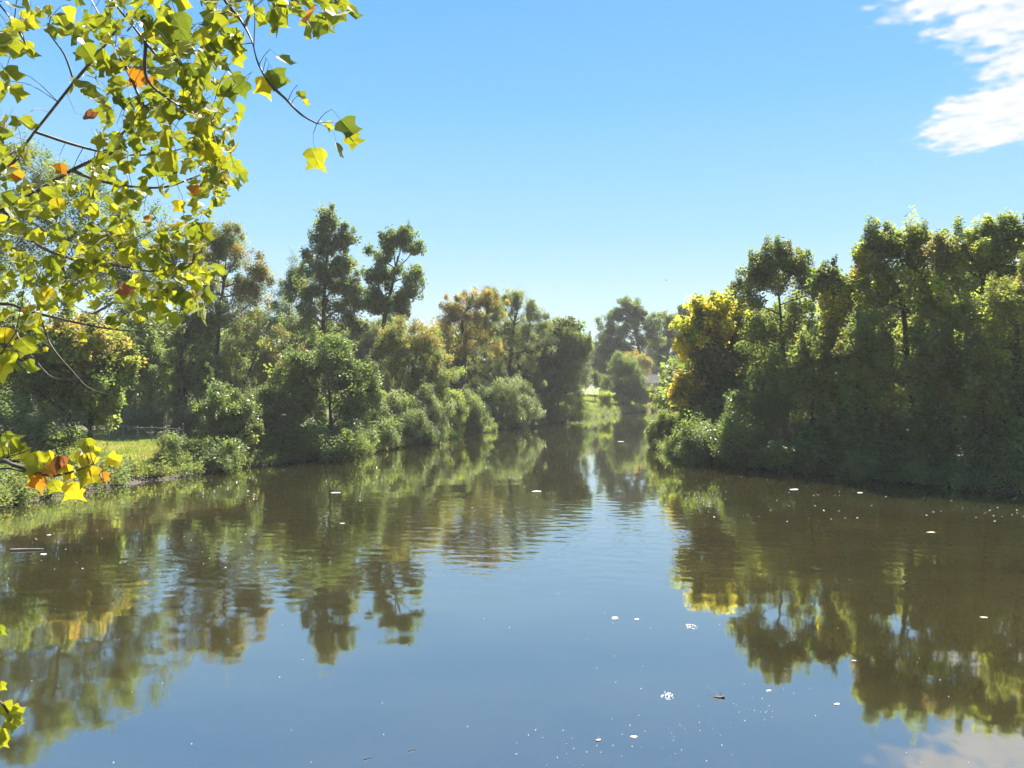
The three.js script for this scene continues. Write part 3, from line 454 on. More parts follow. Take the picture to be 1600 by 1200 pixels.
// ---------------------------------------------------------------- grass on the lawns
function grass(name, label, n, s, area, size) {
  const R = rng(s), f = { M: [], C: [] }, e = new THREE.Euler(), q = new THREE.Quaternion();
  const pos = [], R2 = rng(3);
  for (let i = 0; i < 9; i++) { const a = R2() * 6.28, w = 0.012, h = 0.10 + 0.1 * R2(), x = (R2() - 0.5) * 0.16, z = (R2() - 0.5) * 0.16, lx = Math.cos(a) * 0.05, lz = Math.sin(a) * 0.05; pos.push(x - w * Math.sin(a), 0, z + w * Math.cos(a), x + w * Math.sin(a), 0, z - w * Math.cos(a), x + lx, h, z + lz); }
  const g = new THREE.BufferGeometry(); g.setAttribute('position', new THREE.Float32BufferAttribute(pos, 3)); g.computeVertexNormals();
  for (let i = 0; i < n; i++) {
    const p = area(R), x = p.x, z = p.z, d = bankDist(x, z); if (d < 0.4) continue;
    e.set(0, R() * 6.28, 0); q.setFromEuler(e); const k = size * (0.6 + 0.8 * R()), t = 0.75 + 0.5 * R();
    f.M.push(new THREE.Matrix4().compose(V(x, ground(x, z) - 0.01, z), q, V(k, k, k))); const dry = smooth(-0.1, 0.35, fbm(x * 0.6, 3.3, z * 0.6, 3)); f.C.push([lerp(0.20, 0.34, dry) * t * (0.85 + 0.4 * R()), lerp(0.26, 0.30, dry) * t, lerp(0.035, 0.08, dry) * t]);
  }
  tag(instanced(name, g, foliage, f, scene, V(0, 0, 0)), label, 'grass', null, 'stuff');
}
grass('lawn_grass', 'sunlit grass on the small left bank lawn', 52000, 61, (R) => V(-31 + 20 * R(), 0, -35 - 18 * R()), 1.3);
grass('lawn_grass', 'bright grass on the lawns beyond the far bend', 26000, 62, (R) => V(6 + 34 * R(), 0, -100 - 48 * R()), 2.2);

{ // low growth along every waterline
  const R = rng(66), f = { M: [], C: [] }, e = new THREE.Euler(), q = new THREE.Quaternion(), cols = ['green', 'leafy', 'olive'];
  for (let i = 0; i < 60000; i++) {
    const far = R() < 0.3, x = far ? -10 + 60 * R() : -26 + 52 * R(), z = far ? -75 - 75 * R() : -22 - 55 * R(), d = bankDist(x, z);
    if (d < -0.35 || d > (far ? 1.6 : 2.6)) continue;
    const lawn = x > -19.5 && x < -12 && z > -45 && z < -34 && d > 0.9; if (lawn && R() < 0.9) continue; if (x > -19.5 && x < -12 && z > -42 && z < -31 && R() < 0.45) continue;
    const h = Math.max(0.02, ground(x, z)), n = 2 + Math.floor(R() * 3), c = COL[cols[Math.floor(R() * cols.length)]];
    for (let k = 0; k < n; k++) { e.set((R() - 0.5) * 1.6, R() * 6.28, (R() - 0.5) * 1.6); q.setFromEuler(e); const s = 0.6 + 0.6 * R(), t = 0.8 + 0.4 * R(); f.M.push(new THREE.Matrix4().compose(V(x + (R() - 0.5) * 0.4, h + 0.12 + k * 0.2 * R(), z + (R() - 0.5) * 0.4), q, V(s, s, s))); f.C.push(c.map((v) => v * t)); }
  }
  tag(instanced('undergrowth', SPRAYS.fine[1], foliage, f, scene, V(0, 0, 0)), 'low weedy undergrowth trailing along the creek banks', 'undergrowth', null, 'stuff'); console.log('undergrowth', f.M.length);
}
// ---------------------------------------------------------------- fence, hanging vine, house, stones
{
  const steel = new THREE.MeshStandardMaterial({ color: lin(0.2, 0.2, 0.2), roughness: 0.5, metalness: 0.6 });
  const pts = [[150, 49], [172, 48.5], [193, 48], [215, 47.6], [237, 47.2], [258, 46.8], [280, 46.4], [286, 46.2]].map(([px, D]) => { const p = P(px, 600, D); p.y = ground(p.x, p.z); return p; });
  const o = pts[0].clone(), t = thing('wire_fence', 'low grey wire fence at the back of the small lawn', 'fence', o);
  const H = 1.0;
  pts.forEach((p, i) => { const b = p.clone().sub(o), h = i === pts.length - 1 ? 1.35 : H + 0.05; part('post', mergeGeometries([tube([b.clone().setY(b.y - 0.2), b.clone().setY(b.y + h)], 0.032, 0.032, 8, 1), new THREE.SphereGeometry(0.038, 8, 5).translate(b.x, b.y + h, b.z)]), steel, t); });
  part('top_rail', tube(pts.map((p) => p.clone().sub(o).add(V(0, H, 0.035))), 0.02, 0.02, 6, 3), steel, t);
  for (let k = 0; k < 6; k++) part('wire', tube(pts.map((p) => p.clone().sub(o).add(V(0, 0.12 + k * 0.15, 0.034))), 0.004, 0.004, 4, 2), steel, t);
  const D = 38, top = P(170, 640, D), list = [[170, 640], [169, 655], [168, 668], [171, 676], [169, 682], [166, 688], [168, 694], [164, 702], [161, 710]].map(([x, y]) => P(x, y, D)), base = list[list.length - 1];
  const gy = ground(base.x, base.z); base.y = gy - 0.03;
  const v = thing('hanging_vine', 'thin pale wavy vine hanging from the maple to the lawn', 'vine', base.clone());
  part('stem', tube(list.map((p) => p.clone().sub(base)), 0.014, 0.014, 5, 5), paleWood, v);
}
{
  const D = 172, p = P(1036, 600, D); p.y = ground(p.x, p.z);
  const t = thing('house', 'low grey-brown house half hidden behind the far bend', 'house', p);
  const wall = new THREE.MeshStandardMaterial({ color: lin(0.22, 0.19, 0.16), roughness: 0.9 }), roofM = new THREE.MeshStandardMaterial({ color: lin(0.07, 0.068, 0.07), map: barkTex, roughness: 1 }), glass = new THREE.MeshPhysicalMaterial({ color: lin(0.04, 0.045, 0.05), roughness: 0.08 }), trim = new THREE.MeshStandardMaterial({ color: lin(0.7, 0.7, 0.68), roughness: 0.6 });
  part('wall', new THREE.BoxGeometry(9, 2.6, 6).translate(0, 1.3, 0), wall, t);
  const rs = new THREE.Shape([[-3.5, 0], [3.5, 0], [0, 1.9]].map(([x, y]) => new THREE.Vector2(x, y)));
  const rg = new THREE.ExtrudeGeometry(rs, { depth: 9.8, bevelEnabled: false }).rotateY(Math.PI / 2).translate(-4.9, 2.602, 0);
  const roof = part('roof', rg, roofM, t); part('chimney', new THREE.BoxGeometry(0.7, 1.3, 0.6).translate(2.4, 4.3, 0.6), wall, roof);
  for (const x of [-2.8, 0.3, 2.9]) { const w = part('window', new THREE.BoxGeometry(1.2, 1.1, 0.06).translate(x, 1.5, 3.032), trim, t); for (const s of [-1, 1]) part('pane', new THREE.BoxGeometry(0.5, 0.94, 0.02).translate(x + s * 0.28, 1.5, 3.075), glass, w); }
}
const stoneMat = new THREE.MeshStandardMaterial({ color: lin(0.42, 0.39, 0.36), map: barkTex, roughness: 0.9 });
function stone(px, py, D, w, label, group, m = stoneMat) {
  const R = rng(Math.round(px * 7 + py)), g = new THREE.IcosahedronGeometry(1, 2), a = g.attributes.position;
  for (let i = 0; i < a.count; i++) { const k = 1 + 0.45 * noise.noise(a.getX(i) * 1.3 + px, a.getY(i) * 1.3, a.getZ(i) * 1.3); a.setXYZ(i, a.getX(i) * k * w, a.getY(i) * k * w * 0.5, a.getZ(i) * k * w * 0.8); }
  g.computeVertexNormals();
  const p = P(px, py, D); p.y = Math.max(-0.02, ground(p.x, p.z)) + 0.1 * w;
  const o = part(numbered('stone'), g, m, scene); o.position.copy(p); tag(o, label, 'stone', group);
}
for (const [px, D] of [[1052, 50.5], [1058, 49.4], [1063, 48.2], [1055, 47.6]]) stone(px, 700, D, 0.22 + (px % 5) * 0.03, 'pale stone on the muddy tip of the right bank', 'stones at the right bank tip');
for (const [px, D] of [[1008, 131], [1016, 133], [1024, 135], [1031, 137], [1020, 134]]) stone(px, 634, D, 0.5 + (px % 3) * 0.15, 'whitish stone along the far bend waterline', 'stones at the far bend', new THREE.MeshStandardMaterial({ color: lin(0.42, 0.40, 0.38), roughness: 0.9 }));

// ---------------------------------------------------------------- things afloat
const W = (px, py) => P(px, py, EYE * F / (py - 600));                 // where a pixel's ray meets the water
const flakeMat = new THREE.MeshStandardMaterial({ color: lin(0.72, 0.72, 0.68), roughness: 0.8, side: THREE.DoubleSide });
const deadLeaf = new THREE.MeshStandardMaterial({ color: lin(0.42, 0.30, 0.17), roughness: 0.8, side: THREE.DoubleSide });
function flake(s, w, d, n = 9) { const R = rng(s), pts = []; for (let i = 0; i < n; i++) { const a = i / n * 6.283, r = 0.55 + 0.45 * R(); pts.push(new THREE.Vector2(Math.cos(a) * w * r, Math.sin(a) * d * r)); } return new THREE.ExtrudeGeometry(new THREE.Shape(pts), { depth: 0.008, bevelEnabled: true, bevelSize: 0.002, bevelThickness: 0.002, bevelSegments: 1, steps: 1 }).rotateX(-Math.PI / 2).rotateY(R() * 0.8 - 0.4); }
for (const [px, py, w, l] of [[1042, 1088, 0.085, 'largest lacy patch of white scum beside the floating twig'], [1080, 980, 0.10, 'loose white scum raft on the blue reflection near the right bank trees'], [961, 966, 0.06, 'small white scum patch in open blue water']]) {
  const R = rng(px), c = W(px, py), t = thing('scum_patch', l, 'scum', c.setY(0.001), 'scum patches on the water');
  for (let i = 0; i < 30; i++) { const a = R() * 6.28, r = w * Math.sqrt(R()), g = flake(px + i, 0.004 + 0.009 * R(), 0.003 + 0.007 * R(), 6); g.translate(Math.cos(a) * r * 1.1, 0.0015 * (i % 3), Math.sin(a) * r * 1.6); part('flake', g, flakeMat, t); }
}
for (const [px, py, w, m, l] of [[1240, 765, 0.26, 0, 'white bark sliver adrift just off the shaded right bank'], [1308, 1101, 0.05, 0, 'whitish leaf on the blue water under the feathery tree reflection'], [1201, 1080, 0.05, 0, 'narrow pale leaf right of the floating twig'], [935, 1157, 0.045, 1, 'crumpled brown leaf in the open blue water'], [990, 1152, 0.05, 0, 'thin pale leaf beside the crumpled brown leaf'], [1537, 965, 0.08, 1, 'tan leaf on the dark reflection of the tall right bank tree'], [1334, 1033, 0.05, 1, 'reddish leaf on the edge of the feathery tree reflection'], [524, 770, 0.24, 0, 'pale drifting sliver off the pale left bank bushes'], [535, 818, 0.11, 1, 'tan leaf drifting in the brown water mid-creek'], [77, 836, 0.07, 0, 'white foam bit above the reddish shallow bar'], [68, 866, 0.10, 0, 'whitish leaf on the reddish shallow bar'], [995, 968, 0.05, 0, 'white leaf right of the small scum patch'], [1455, 832, 0.16, 1, 'tan leaf on the brown water below the right bank'], [838, 768, 0.25, 0, 'pale leaf drifting mid-creek below the dome-shaped bush'], [970, 690, 0.3, 0, 'white bit drifting before the far bend'], [1343, 770, 0.16, 0, 'pale leaf at the shadow edge of the right bank']]) {
  const o = part(numbered('floating_leaf'), flake(px, w, w * 0.42, 10), m ? deadLeaf : flakeMat, scene); o.position.copy(W(px, py)).setY(0.002); tag(o, l, 'leaf', 'leaves and slivers afloat');
}
{
  const c = W(1125, 1090).setY(0.006), t = thing('floating_twig', 'pale floating twig with black knob and thin side shoots', 'twig', c);
  const dk = new THREE.MeshStandardMaterial({ color: lin(0.012, 0.012, 0.012), roughness: 0.6 });
  part('stick', tube([V(-0.09, 0, -0.02), V(-0.03, 0.006, 0), V(0.03, 0.004, 0.01)], 0.006, 0.011, 6, 4), paleWood, t);
  part('knob', new THREE.SphereGeometry(0.02, 12, 8).scale(1, 0.85, 1).translate(0.045, 0.008, 0.012), dk, t);
  for (const e of [V(-0.14, 0.06, -0.25), V(-0.13, 0.0, 0.12), V(0.01, 0.07, -0.06)]) part('shoot', tube([V(0, 0, 0), e.clone().multiplyScalar(0.5).add(V(0.01, 0.006, 0)), e], 0.004, 0.002, 4, 4), dk, t);
  for (const [px, py, L, l] of [[645, 1172, 0.05, 'small dark twig adrift in the lower blue water'], [575, 1185, 0.045, 'tiny dark twig tip left of the small dark twig']]) { const o = part(numbered('floating_twig'), tube([V(-L, 0.004, 0.03), V(0, 0.008, 0), V(L, 0.005, -0.02)], 0.006, 0.003, 5, 4), dk, scene); o.position.copy(W(px, py)).setY(0.002); tag(o, l, 'twig', 'dark twigs afloat'); }
  for (const [px, py, L, m, l] of [[42, 860, 0.42, paleWood, 'bleached stick lying on the reddish shallow bar'], [685, 690, 0.8, paleWood, 'pale driftwood pole along the left bank under the pale bushes']]) { const o = part(numbered('driftwood_stick'), tube([V(-L, 0.02, 0.1 * L), V(0, 0.03, 0), V(L, 0.02, -0.16 * L)], 0.035, 0.016, 7, 4, 0.3), m, scene); o.position.copy(W(px, py)).setY(0); tag(o, l, 'stick', 'driftwood'); }
}
{ // pollen, seed fluff and leaf crumbs
  const R = rng(404), f = { M: [], C: [] }, e = new THREE.Euler(), q = new THREE.Quaternion();
  const put = (px, py, k) => { const p = W(px, py); if (bankDist(p.x, p.z) > -0.3) return; e.set(0, R() * 6.28, 0); q.setFromEuler(e); const s = k * (0.5 + R()); f.M.push(new THREE.Matrix4().compose(p.setY(0.002), q, V(s, 1, s * (0.4 + 0.6 * R())))); const t = 0.55 + 0.3 * R(); f.C.push([t, t * 0.97, t * 0.88]); };
  for (let i = 0; i < 90; i++) put(1080 + 520 * R(), 745 + 75 * Math.pow(R(), 1.3), 0.022);
  for (let i = 0; i < 130; i++) put(150 + 950 * R(), 668 + 130 * R(), 0.017);
  for (let i = 0; i < 80; i++) { const g = Math.floor(R() * 7); put([860, 930, 1010, 1090, 1150, 1220, 960][g] + 120 * (R() - 0.5), [1170, 1180, 1150, 1160, 1120, 1090, 1010][g] + 70 * (R() - 0.5), 0.004); };
  for (let i = 0; i < 80; i++) put(0 + 420 * R(), 770 + 120 * R(), 0.012);
  for (let i = 0; i < 70; i++) put(1600 * R(), 800 + 400 * R(), 0.005);
  tag(instanced('floating_specks', new THREE.CylinderGeometry(1, 1, 0.006, 6), new THREE.MeshStandardMaterial({ color: 0xffffff, roughness: 0.9 }), f, scene, V(0, 0, 0)), 'pale pollen and leaf crumbs scattered over the water', 'specks', null, 'stuff');
}
{ // a bird far up the creek
  const p = P(1041, 438, 75), t = thing('bird', 'tiny dark bird gliding in the clear sky', 'bird', p), m = new THREE.MeshStandardMaterial({ color: lin(0.03, 0.03, 0.035), roughness: 0.8 });
  part('body', new THREE.SphereGeometry(0.05, 10, 8).scale(1, 0.9, 2.4), m, t);
  for (const s of [-1, 1]) { const w = new THREE.Shape([[0, -0.05], [0.12, -0.04], [0.22, 0.03], [0.11, 0.06], [0, 0.06]].map(([x, y]) => new THREE.Vector2(x * s, y))); part('wing', new THREE.ExtrudeGeometry(w, { depth: 0.008, bevelEnabled: false }).rotateX(-Math.PI / 2).rotateZ(s * 0.35), m, t); }
}

// ---------------------------------------------------------------- the tulip tree at the near shore, whose branches hang into view
{
  const R = rng(2024), base = V(-6.2, 0, -4.6); base.y = ground(base.x, base.z) - 0.15;
  const t = thing('tulip_tree', 'near tulip tree with backlit yellow-green lobed leaves hanging into view', 'tree', base);
  const loc = (v) => v.clone().sub(base), Pl = (px, py, D) => loc(P(px, py, D));
  const trunkPts = [V(0, 0, 0), V(0.1, 2.2, 0), V(-0.05, 4.6, -0.1), V(0.1, 7.2, 0.1), V(0, 10.5, 0)];
  part('trunk', tube(trunkPts, 0.24, 0.07, 12, 8, 0.3), bark, t);
  const trunk = new THREE.CatmullRomCurve3(trunkPts);
  const onTrunk = (y) => trunk.getPoint(Math.min(0.97, Math.max(0.05, y / 10.5)));
  // lobed leaf, about one unit long: base at the origin, tip edge with the shallow notch
  const half = [[0.10, -0.01], [0.27, 0.02], [0.40, 0.12], [0.54, 0.27], [0.44, 0.37], [0.345, 0.50], [0.37, 0.66], [0.46, 0.90], [0.33, 0.875], [0.17, 0.815]];
  function leafGeo(s, fold, curl, twist) {
    const Q = rng(s), gs = [];
    const pts = half.map(([x, y]) => [x * (0.93 + 0.14 * Q()), y * (0.95 + 0.1 * Q())]);
    for (const sd of [-1, 1]) {
      const ring = [[0, 0], ...pts, [0, 0.80]], rows = [[0, 0.0], [0, 0.2], [0, 0.4], [0, 0.6], [0, 0.80]];
      const sh = new THREE.Shape([...ring, ...rows.slice(1, 4).reverse()].map(([x, y]) => new THREE.Vector2(x * sd, y)));
      gs.push(new THREE.ShapeGeometry(sh));
    }
    const g = mergeGeometries(gs), a = g.attributes.position, uv = g.attributes.uv;
    for (let i = 0; i < a.count; i++) {
      const x = a.getX(i), y = a.getY(i); uv.setXY(i, x + 0.5, y);
      a.setXYZ(i, x * (1 - 0.25 * fold * fold), y, Math.abs(x) * fold + curl * (y - 0.2) * (y - 0.2) + twist * x * (y - 0.3) + 0.03 * Math.sin(7 * y + s) * x);
    }
    const st = tube([V(0, 0.01, 0), V(0.02, -0.3, 0.05), V(0.0, -0.62, 0.02)], 0.009, 0.009, 3, 3);
    const all = mergeGeometries([g.toNonIndexed(), st.toNonIndexed()]); all.computeVertexNormals(); return all;
  }
  const shapes = [leafGeo(1, 0.3, 0.15, 0.2), leafGeo(2, 0.6, -0.5, 0.5), leafGeo(3, 0.15, 0.5, -0.6), leafGeo(4, 1.0, 0.35, 0.3), leafGeo(5, 0.45, -0.3, -0.5), leafGeo(6, 0.1, -0.6, 0.8), leafGeo(17, 0.8, -0.7, -0.2), leafGeo(23, 0.4, 0.7, 0.6)];
  const veins = (() => {
    const n = 256, c = document.createElement('canvas'); c.width = c.height = n; const k = c.getContext('2d');
    k.fillStyle = '#e2e2dc'; k.fillRect(0, 0, n, n);
    const Q = rng(12);
    for (let i = 0; i < 900; i++) { const v = 200 + Q() * 50 | 0; k.fillStyle = `rgba(${v},${v},${v - 12},0.35)`; k.fillRect(Q() * n, Q() * n, 2 + Q() * 7, 2 + Q() * 7); }
    k.strokeStyle = 'rgba(150,150,110,0.75)'; k.lineWidth = 2.6; const X = (x) => (x + 0.5) * n, Y = (y) => (1 - y) * n;
    k.beginPath(); k.moveTo(X(0), Y(0)); k.lineTo(X(0), Y(0.8)); k.stroke();
    k.lineWidth = 1.4;
    for (const s of [-1, 1]) for (const [y0, x1, y1] of [[0.03, 0.42, 0.2], [0.08, 0.5, 0.27], [0.24, 0.34, 0.46], [0.38, 0.36, 0.66], [0.5, 0.42, 0.86], [0.62, 0.24, 0.83]]) { k.beginPath(); k.moveTo(X(0), Y(y0)); k.quadraticCurveTo(X(s * x1 * 0.5), Y(lerp(y0, y1, 0.35)), X(s * x1), Y(y1)); k.stroke(); }
    for (let i = 0; i < 10; i++) { k.fillStyle = 'rgba(90,55,25,0.8)'; k.beginPath(); k.arc(Q() * n, Q() * n, 1 + Q() * 2.2, 0, 7); k.fill(); }
    const tx = new THREE.CanvasTexture(c); tx.colorSpace = THREE.SRGBColorSpace; return tx;
  })();
  const LM = (r, g, b) => leafMat({ color: lin(r, g, b), map: veins, transmission: 0.6, clearcoat: 0.35, clearcoatRoughness: 0.28 });
  const mats = { a: LM(0.26, 0.28, 0.015), b: LM(0.195, 0.23, 0.015), c: LM(0.33, 0.33, 0.015), d: LM(0.125, 0.16, 0.015), y: LM(0.50, 0.40, 0.016), o: LM(0.47, 0.20, 0.016), r: LM(0.25, 0.09, 0.03) };
  const green = 'aaabbbccdaabc';
  const branches = []; // each: { points (local), mesh }
  function branch(list, r0, r1, from, mat = twigBark) {      // list of [px, py, D]; from: height on the trunk, or nothing when it grows out of the last point given
    const pts = list.map(([x, y, D]) => Pl(x, y, D));
    if (from !== undefined) { const s = onTrunk(from); const first = pts[0]; pts.unshift(s, s.clone().lerp(first, 0.55).add(V(0, 0.15, 0))); }
    const m = part('branch', tube(pts, from !== undefined ? r0 * 1.25 : r0, r1, 6, 5, 0.25), mat, t);
    const c = new THREE.CatmullRomCurve3(pts, false, 'centripetal'), smp = c.getPoints(list.length * 6);
    branches.push({ smp, m }); return branches.length - 1;
  }
  branch([[0, 270, 5.2], [54, 206, 5.1], [116, 128, 5.0], [169, 64, 5.0], [200, 20, 5.1]], 0.015, 0.006, 5.2);
  branch([[116, 128, 5.0], [101, 86, 5.0], [77, 49, 5.0], [79, 26, 5.0]], 0.007, 0.003);
  branch([[110, -90, 4.9], [143, 0, 4.8], [165, 41, 4.7], [184, 83, 4.7], [199, 109, 4.7], [214, 143, 4.7], [225, 165, 4.7]], 0.024, 0.006, 6.6);
  branch([[140, -90, 4.5], [176, 0, 4.4], [206, 38, 4.4], [229, 68, 4.4], [249, 92, 4.4]], 0.02, 0.006, 6.9);
  branch([[228, 67, 4.4], [230, 124, 4.4], [262, 154, 4.45], [296, 174, 4.5], [330, 190, 4.6]], 0.011, 0.004);
  branch([[290, -110, 4.3], [351, 0, 4.2], [375, 30, 4.1], [392, 60, 4.1], [403, 98, 4.0], [420, 129, 4.0], [446, 154, 3.95], [472, 180, 3.9], [495, 193, 3.9]], 0.02, 0.004, 7.3);
  branch([[54, 206, 5.1], [112, 225, 5.2], [158, 237, 5.3], [203, 242, 5.4], [251, 240, 5.5], [310, 225, 5.6]], 0.011, 0.004);
  branch([[0, 330, 6.0], [56, 300, 6.0], [112, 266, 6.0], [154, 244, 6.0], [200, 200, 6.0]], 0.024, 0.009, 4.6, bark);
  branch([[112, 266, 6.0], [150, 281, 5.9], [210, 292, 5.8], [259, 292, 5.8], [296, 280, 5.8], [340, 262, 5.9]], 0.016, 0.004);
  branch([[8, 334, 6.0], [45, 371, 5.8], [90, 398, 5.6], [150, 411, 5.5], [202, 418, 5.4], [240, 424, 5.4], [300, 412, 5.4]], 0.018, 0.005);
  branch([[0, 475, 5.6], [47, 487, 5.5], [110, 502, 5.5], [180, 515, 5.4], [233, 518, 5.4]], 0.018, 0.004, 4.2);
  branch([[62, 492, 5.5], [80, 540, 5.4], [113, 580, 5.4], [140, 607, 5.4], [182, 620, 5.4]], 0.006, 0.003);
  branch([[50, 557, 5.3], [83, 590, 5.3], [137, 592, 5.3]], 0.005, 0.003); { const b = branches[branches.length - 1], s = Pl(20, 495, 5.5); part('branch', tube([s, s.clone().lerp(b.smp[0], 0.5).add(V(-0.03, 0, 0)), b.smp[0]], 0.007, 0.005, 5, 4), twigBark, t); }
  branch([[0, 721, 3.6], [22, 727, 3.5], [50, 736, 3.5], [75, 742, 3.5], [93, 742, 3.45], [120, 735, 3.4], [146, 725, 3.4]], 0.014, 0.003, 3.0);
  branch([[0, 733, 3.6], [28, 735, 3.5], [50, 741, 3.5], [66, 748, 3.5]], 0.006, 0.003, 2.9);
  branch([[-30, 720, 3.6], [10, 714, 3.5], [45, 703, 3.4], [78, 680, 3.3]], 0.004, 0.002, 2.95);
  branch([[-120, 1010, 3.5], [-40, 1080, 3.3], [4, 1100, 3.2], [18, 1125, 3.2]], 0.012, 0.004, 1.9);
  branch([[-200, 380, 4.6], [-80, 560, 4.4], [-8, 560, 4.3], [25, 520, 4.3]], 0.014, 0.004, 4.4);
  branch([[-60, -60, 4.2], [0, 8, 4.1], [28, 45, 4.1], [40, 70, 4.1]], 0.012, 0.004, 6.6);
  branch([[360, -70, 4.4], [430, -40, 4.2], [490, -12, 4.1], [530, 6, 4.1]], 0.012, 0.004); { const s = branches[5].smp[8], b = branches[branches.length - 1].smp[0]; part('branch', tube([s, s.clone().lerp(b, 0.5).add(V(0, 0.1, 0)), b], 0.014, 0.012, 5, 4), twigBark, t); }
  // leaves: [px, py, D, size in m, material, roll, facing]
  const leaves = [];
  const dn = V(0, -1, 0);
  function leaf(pos, size, mk, tipDir, normal, owner) { leaves.push({ pos, size, mk, tipDir, normal, owner }); }
  function nearest(p) { let b = 1e9, at = null, own = 0; branches.forEach((br, i) => br.smp.forEach((q) => { const d = q.distanceToSquared(p); if (d < b) { b = d; at = q; own = i; } })); return [at, own, Math.sqrt(b)]; }
  const twigsOf = branches.map(() => []);
  function placed(px, py, D, size, mk, roll = 0, yaw = 0, pitch = 0.2) {   // centre of a leaf seen at that pixel; roll turns its tip from straight down
    const c = Pl(px, py, D), tip = V(Math.sin(roll), -Math.cos(roll), 0), nrm = V(Math.sin(yaw), Math.sin(pitch), Math.cos(yaw)).normalize();
    const p = c.clone().addScaledVector(tip, -0.42 * size);
    const [at, own] = nearest(p); leaf(p, size, mk, tip, nrm, own);
    const end = p.clone().addScaledVector(tip, -0.58 * size); twigsOf[own].push([at, end]);
  }
  // single leaves that stand clear in the photograph
  for (const a of [[493, 247, 3.9, 0.125, 'c', 0.1, 0.3], [543, 200, 3.9, 0.125, 'd', 0.7, 0.2], [552, 220, 3.9, 0.095, 'c', 0.6, 0.1], [512, 198, 3.9, 0.055, 'c', 0.9, 0.6], [527, 234, 3.9, 0.09, 'd', 0.2, 1.35], [413, 134, 4, 0.11, 'y', -0.2, 0.4], [433, 122, 4, 0.12, 'd', 0.5, 0.2], [445, 96, 4, 0.10, 'd', 0.9, 1.0], [470, 150, 3.95, 0.06, 'b', 0.3, 0.5], [476, 162, 3.95, 0.05, 'c', 0.5, 0.5], [380, 138, 4.5, 0.11, 'd', -0.5, 0.3],
    [60, 722, 3.5, 0.115, 'c', 0.15, 0.2], [95, 725, 3.45, 0.085, 'r', 0.3, 0.5], [62, 755, 3.5, 0.10, 'o', -0.6, 0.2], [86, 760, 3.5, 0.07, 'c', 0.1, 0.4], [115, 768, 3.4, 0.10, 'y', -0.1, 0.2], [108, 738, 3.45, 0.08, 'y', 0.4, 0.3], [128, 745, 3.4, 0.10, 'a', 0.6, 1.0], [143, 742, 3.4, 0.09, 'y', 0.2, 0.3], [130, 716, 3.4, 0.085, 'y', 0.1, 0.7], [140, 718, 3.45, 0.075, 'y', 0.9, 0.4], [135, 697, 3.4, 0.08, 'c', 0.2, 0.6], [148, 703, 3.45, 0.05, 'c', 1.2, 0.3], [178, 718, 3.4, 0.07, 'y', 1.2, 0.2], [116, 722, 3.5, 0.08, 'b', 1.0, 0.6], [80, 715, 3.55, 0.075, 'y', 0.4, 0.2], [45, 735, 3.6, 0.07, 'y', -0.3, 0.3], [24, 697, 3.5, 0.085, 'c', 0.6, 0.5], [36, 707, 3.5, 0.085, 'c', 1.1, 0.3], [14, 688, 3.55, 0.09, 'b', 1.5, 0.8], [2, 705, 3.5, 0.08, 'a', 0.3, 0.4], [80, 735, 3.45, 0.07, 'o', 0.9, 0.8], [162, 745, 3.4, 0.05, 'o', 0.5, 1.0], [54, 745, 3.5, 0.06, 'y', -0.2, 0.6],
    [8, 560, 4.3, 0.14, 'a', 0, 0.2], [40, 540, 4.3, 0.12, 'a', 0.4, 0.3], [10, 525, 4.3, 0.11, 'y', -0.2, 0.3], [3, 580, 4.3, 0.12, 'c', -0.3, 0.2], [45, 575, 4.3, 0.10, 'b', 0.6, 0.7],
    [12, 1108, 3.2, 0.075, 'c', 0.9, 0.5], [28, 1112, 3.2, 0.065, 'c', 1.3, 0.3], [20, 1130, 3.2, 0.07, 'a', 0.8, 0.6], [8, 1145, 3.2, 0.07, 'c', 0.4, 0.3], [30, 1125, 3.2, 0.05, 'c', 1.1, 0.2], [4, 1160, 3.2, 0.06, 'a', 0.1, 0.5], [1, 985, 3.4, 0.06, 'b', 0.2, 0.4], [2, 1072, 3.4, 0.05, 'c', 0.2, 0.4],
    [215, 122, 4.7, 0.12, 'o', -0.3, 0.2], [235, 130, 4.7, 0.10, 'o', 0.5, 0.5], [232, 45, 4.4, 0.09, 'y', 0.6, 0.3], [278, 40, 4.2, 0.17, 'd', 0.2, 0.1], [335, 35, 4.2, 0.15, 'd', -0.1, 0.3], [262, 220, 4.6, 0.13, 'c', 0.2, 0.2], [270, 255, 4.5, 0.15, 'c', 0.1, 0.15], [318, 210, 4.5, 0.13, 'c', 0, 0.3], [322, 240, 4.5, 0.13, 'c', 0.2, 0.2], [310, 298, 5.5, 0.10, 'o', 0.1, 0.4], [22, 272, 4.9, 0.11, 'o', 0.9, 0.3], [95, 264, 5.2, 0.09, 'o', 0.1, 0.5], [232, 344, 5.2, 0.07, 'o', -0.2, 0.3], [148, 402, 5.2, 0.10, 'o', 0.8, 0.3], [92, 320, 5.2, 0.11, 'y', 0.2, 0.3], [200, 403, 4.9, 0.14, 'c', 0.5, 0.2], [130, 318, 5.2, 0.12, 'c', 0.9, 0.3], [60, 370, 5.2, 0.11, 'c', 1.2, 0.4], [85, 415, 4.9, 0.15, 'b', 0.1, 0.2], [280, 322, 5.4, 0.10, 'y', 0, 0.3], [339, 316, 5.6, 0.10, 'd', 0.2, 0.3], [142, 182, 5, 0.10, 'r', 1.4, 0.9], [250, 480, 5.2, 0.13, 'c', 0.5, 0.2], [215, 495, 5.3, 0.10, 'c', 0.6, 0.5], [130, 527, 5.4, 0.07, 'c', 0, 0.4], [72, 546, 5.3, 0.04, 'y', 0, 0.2]]) placed(...a);
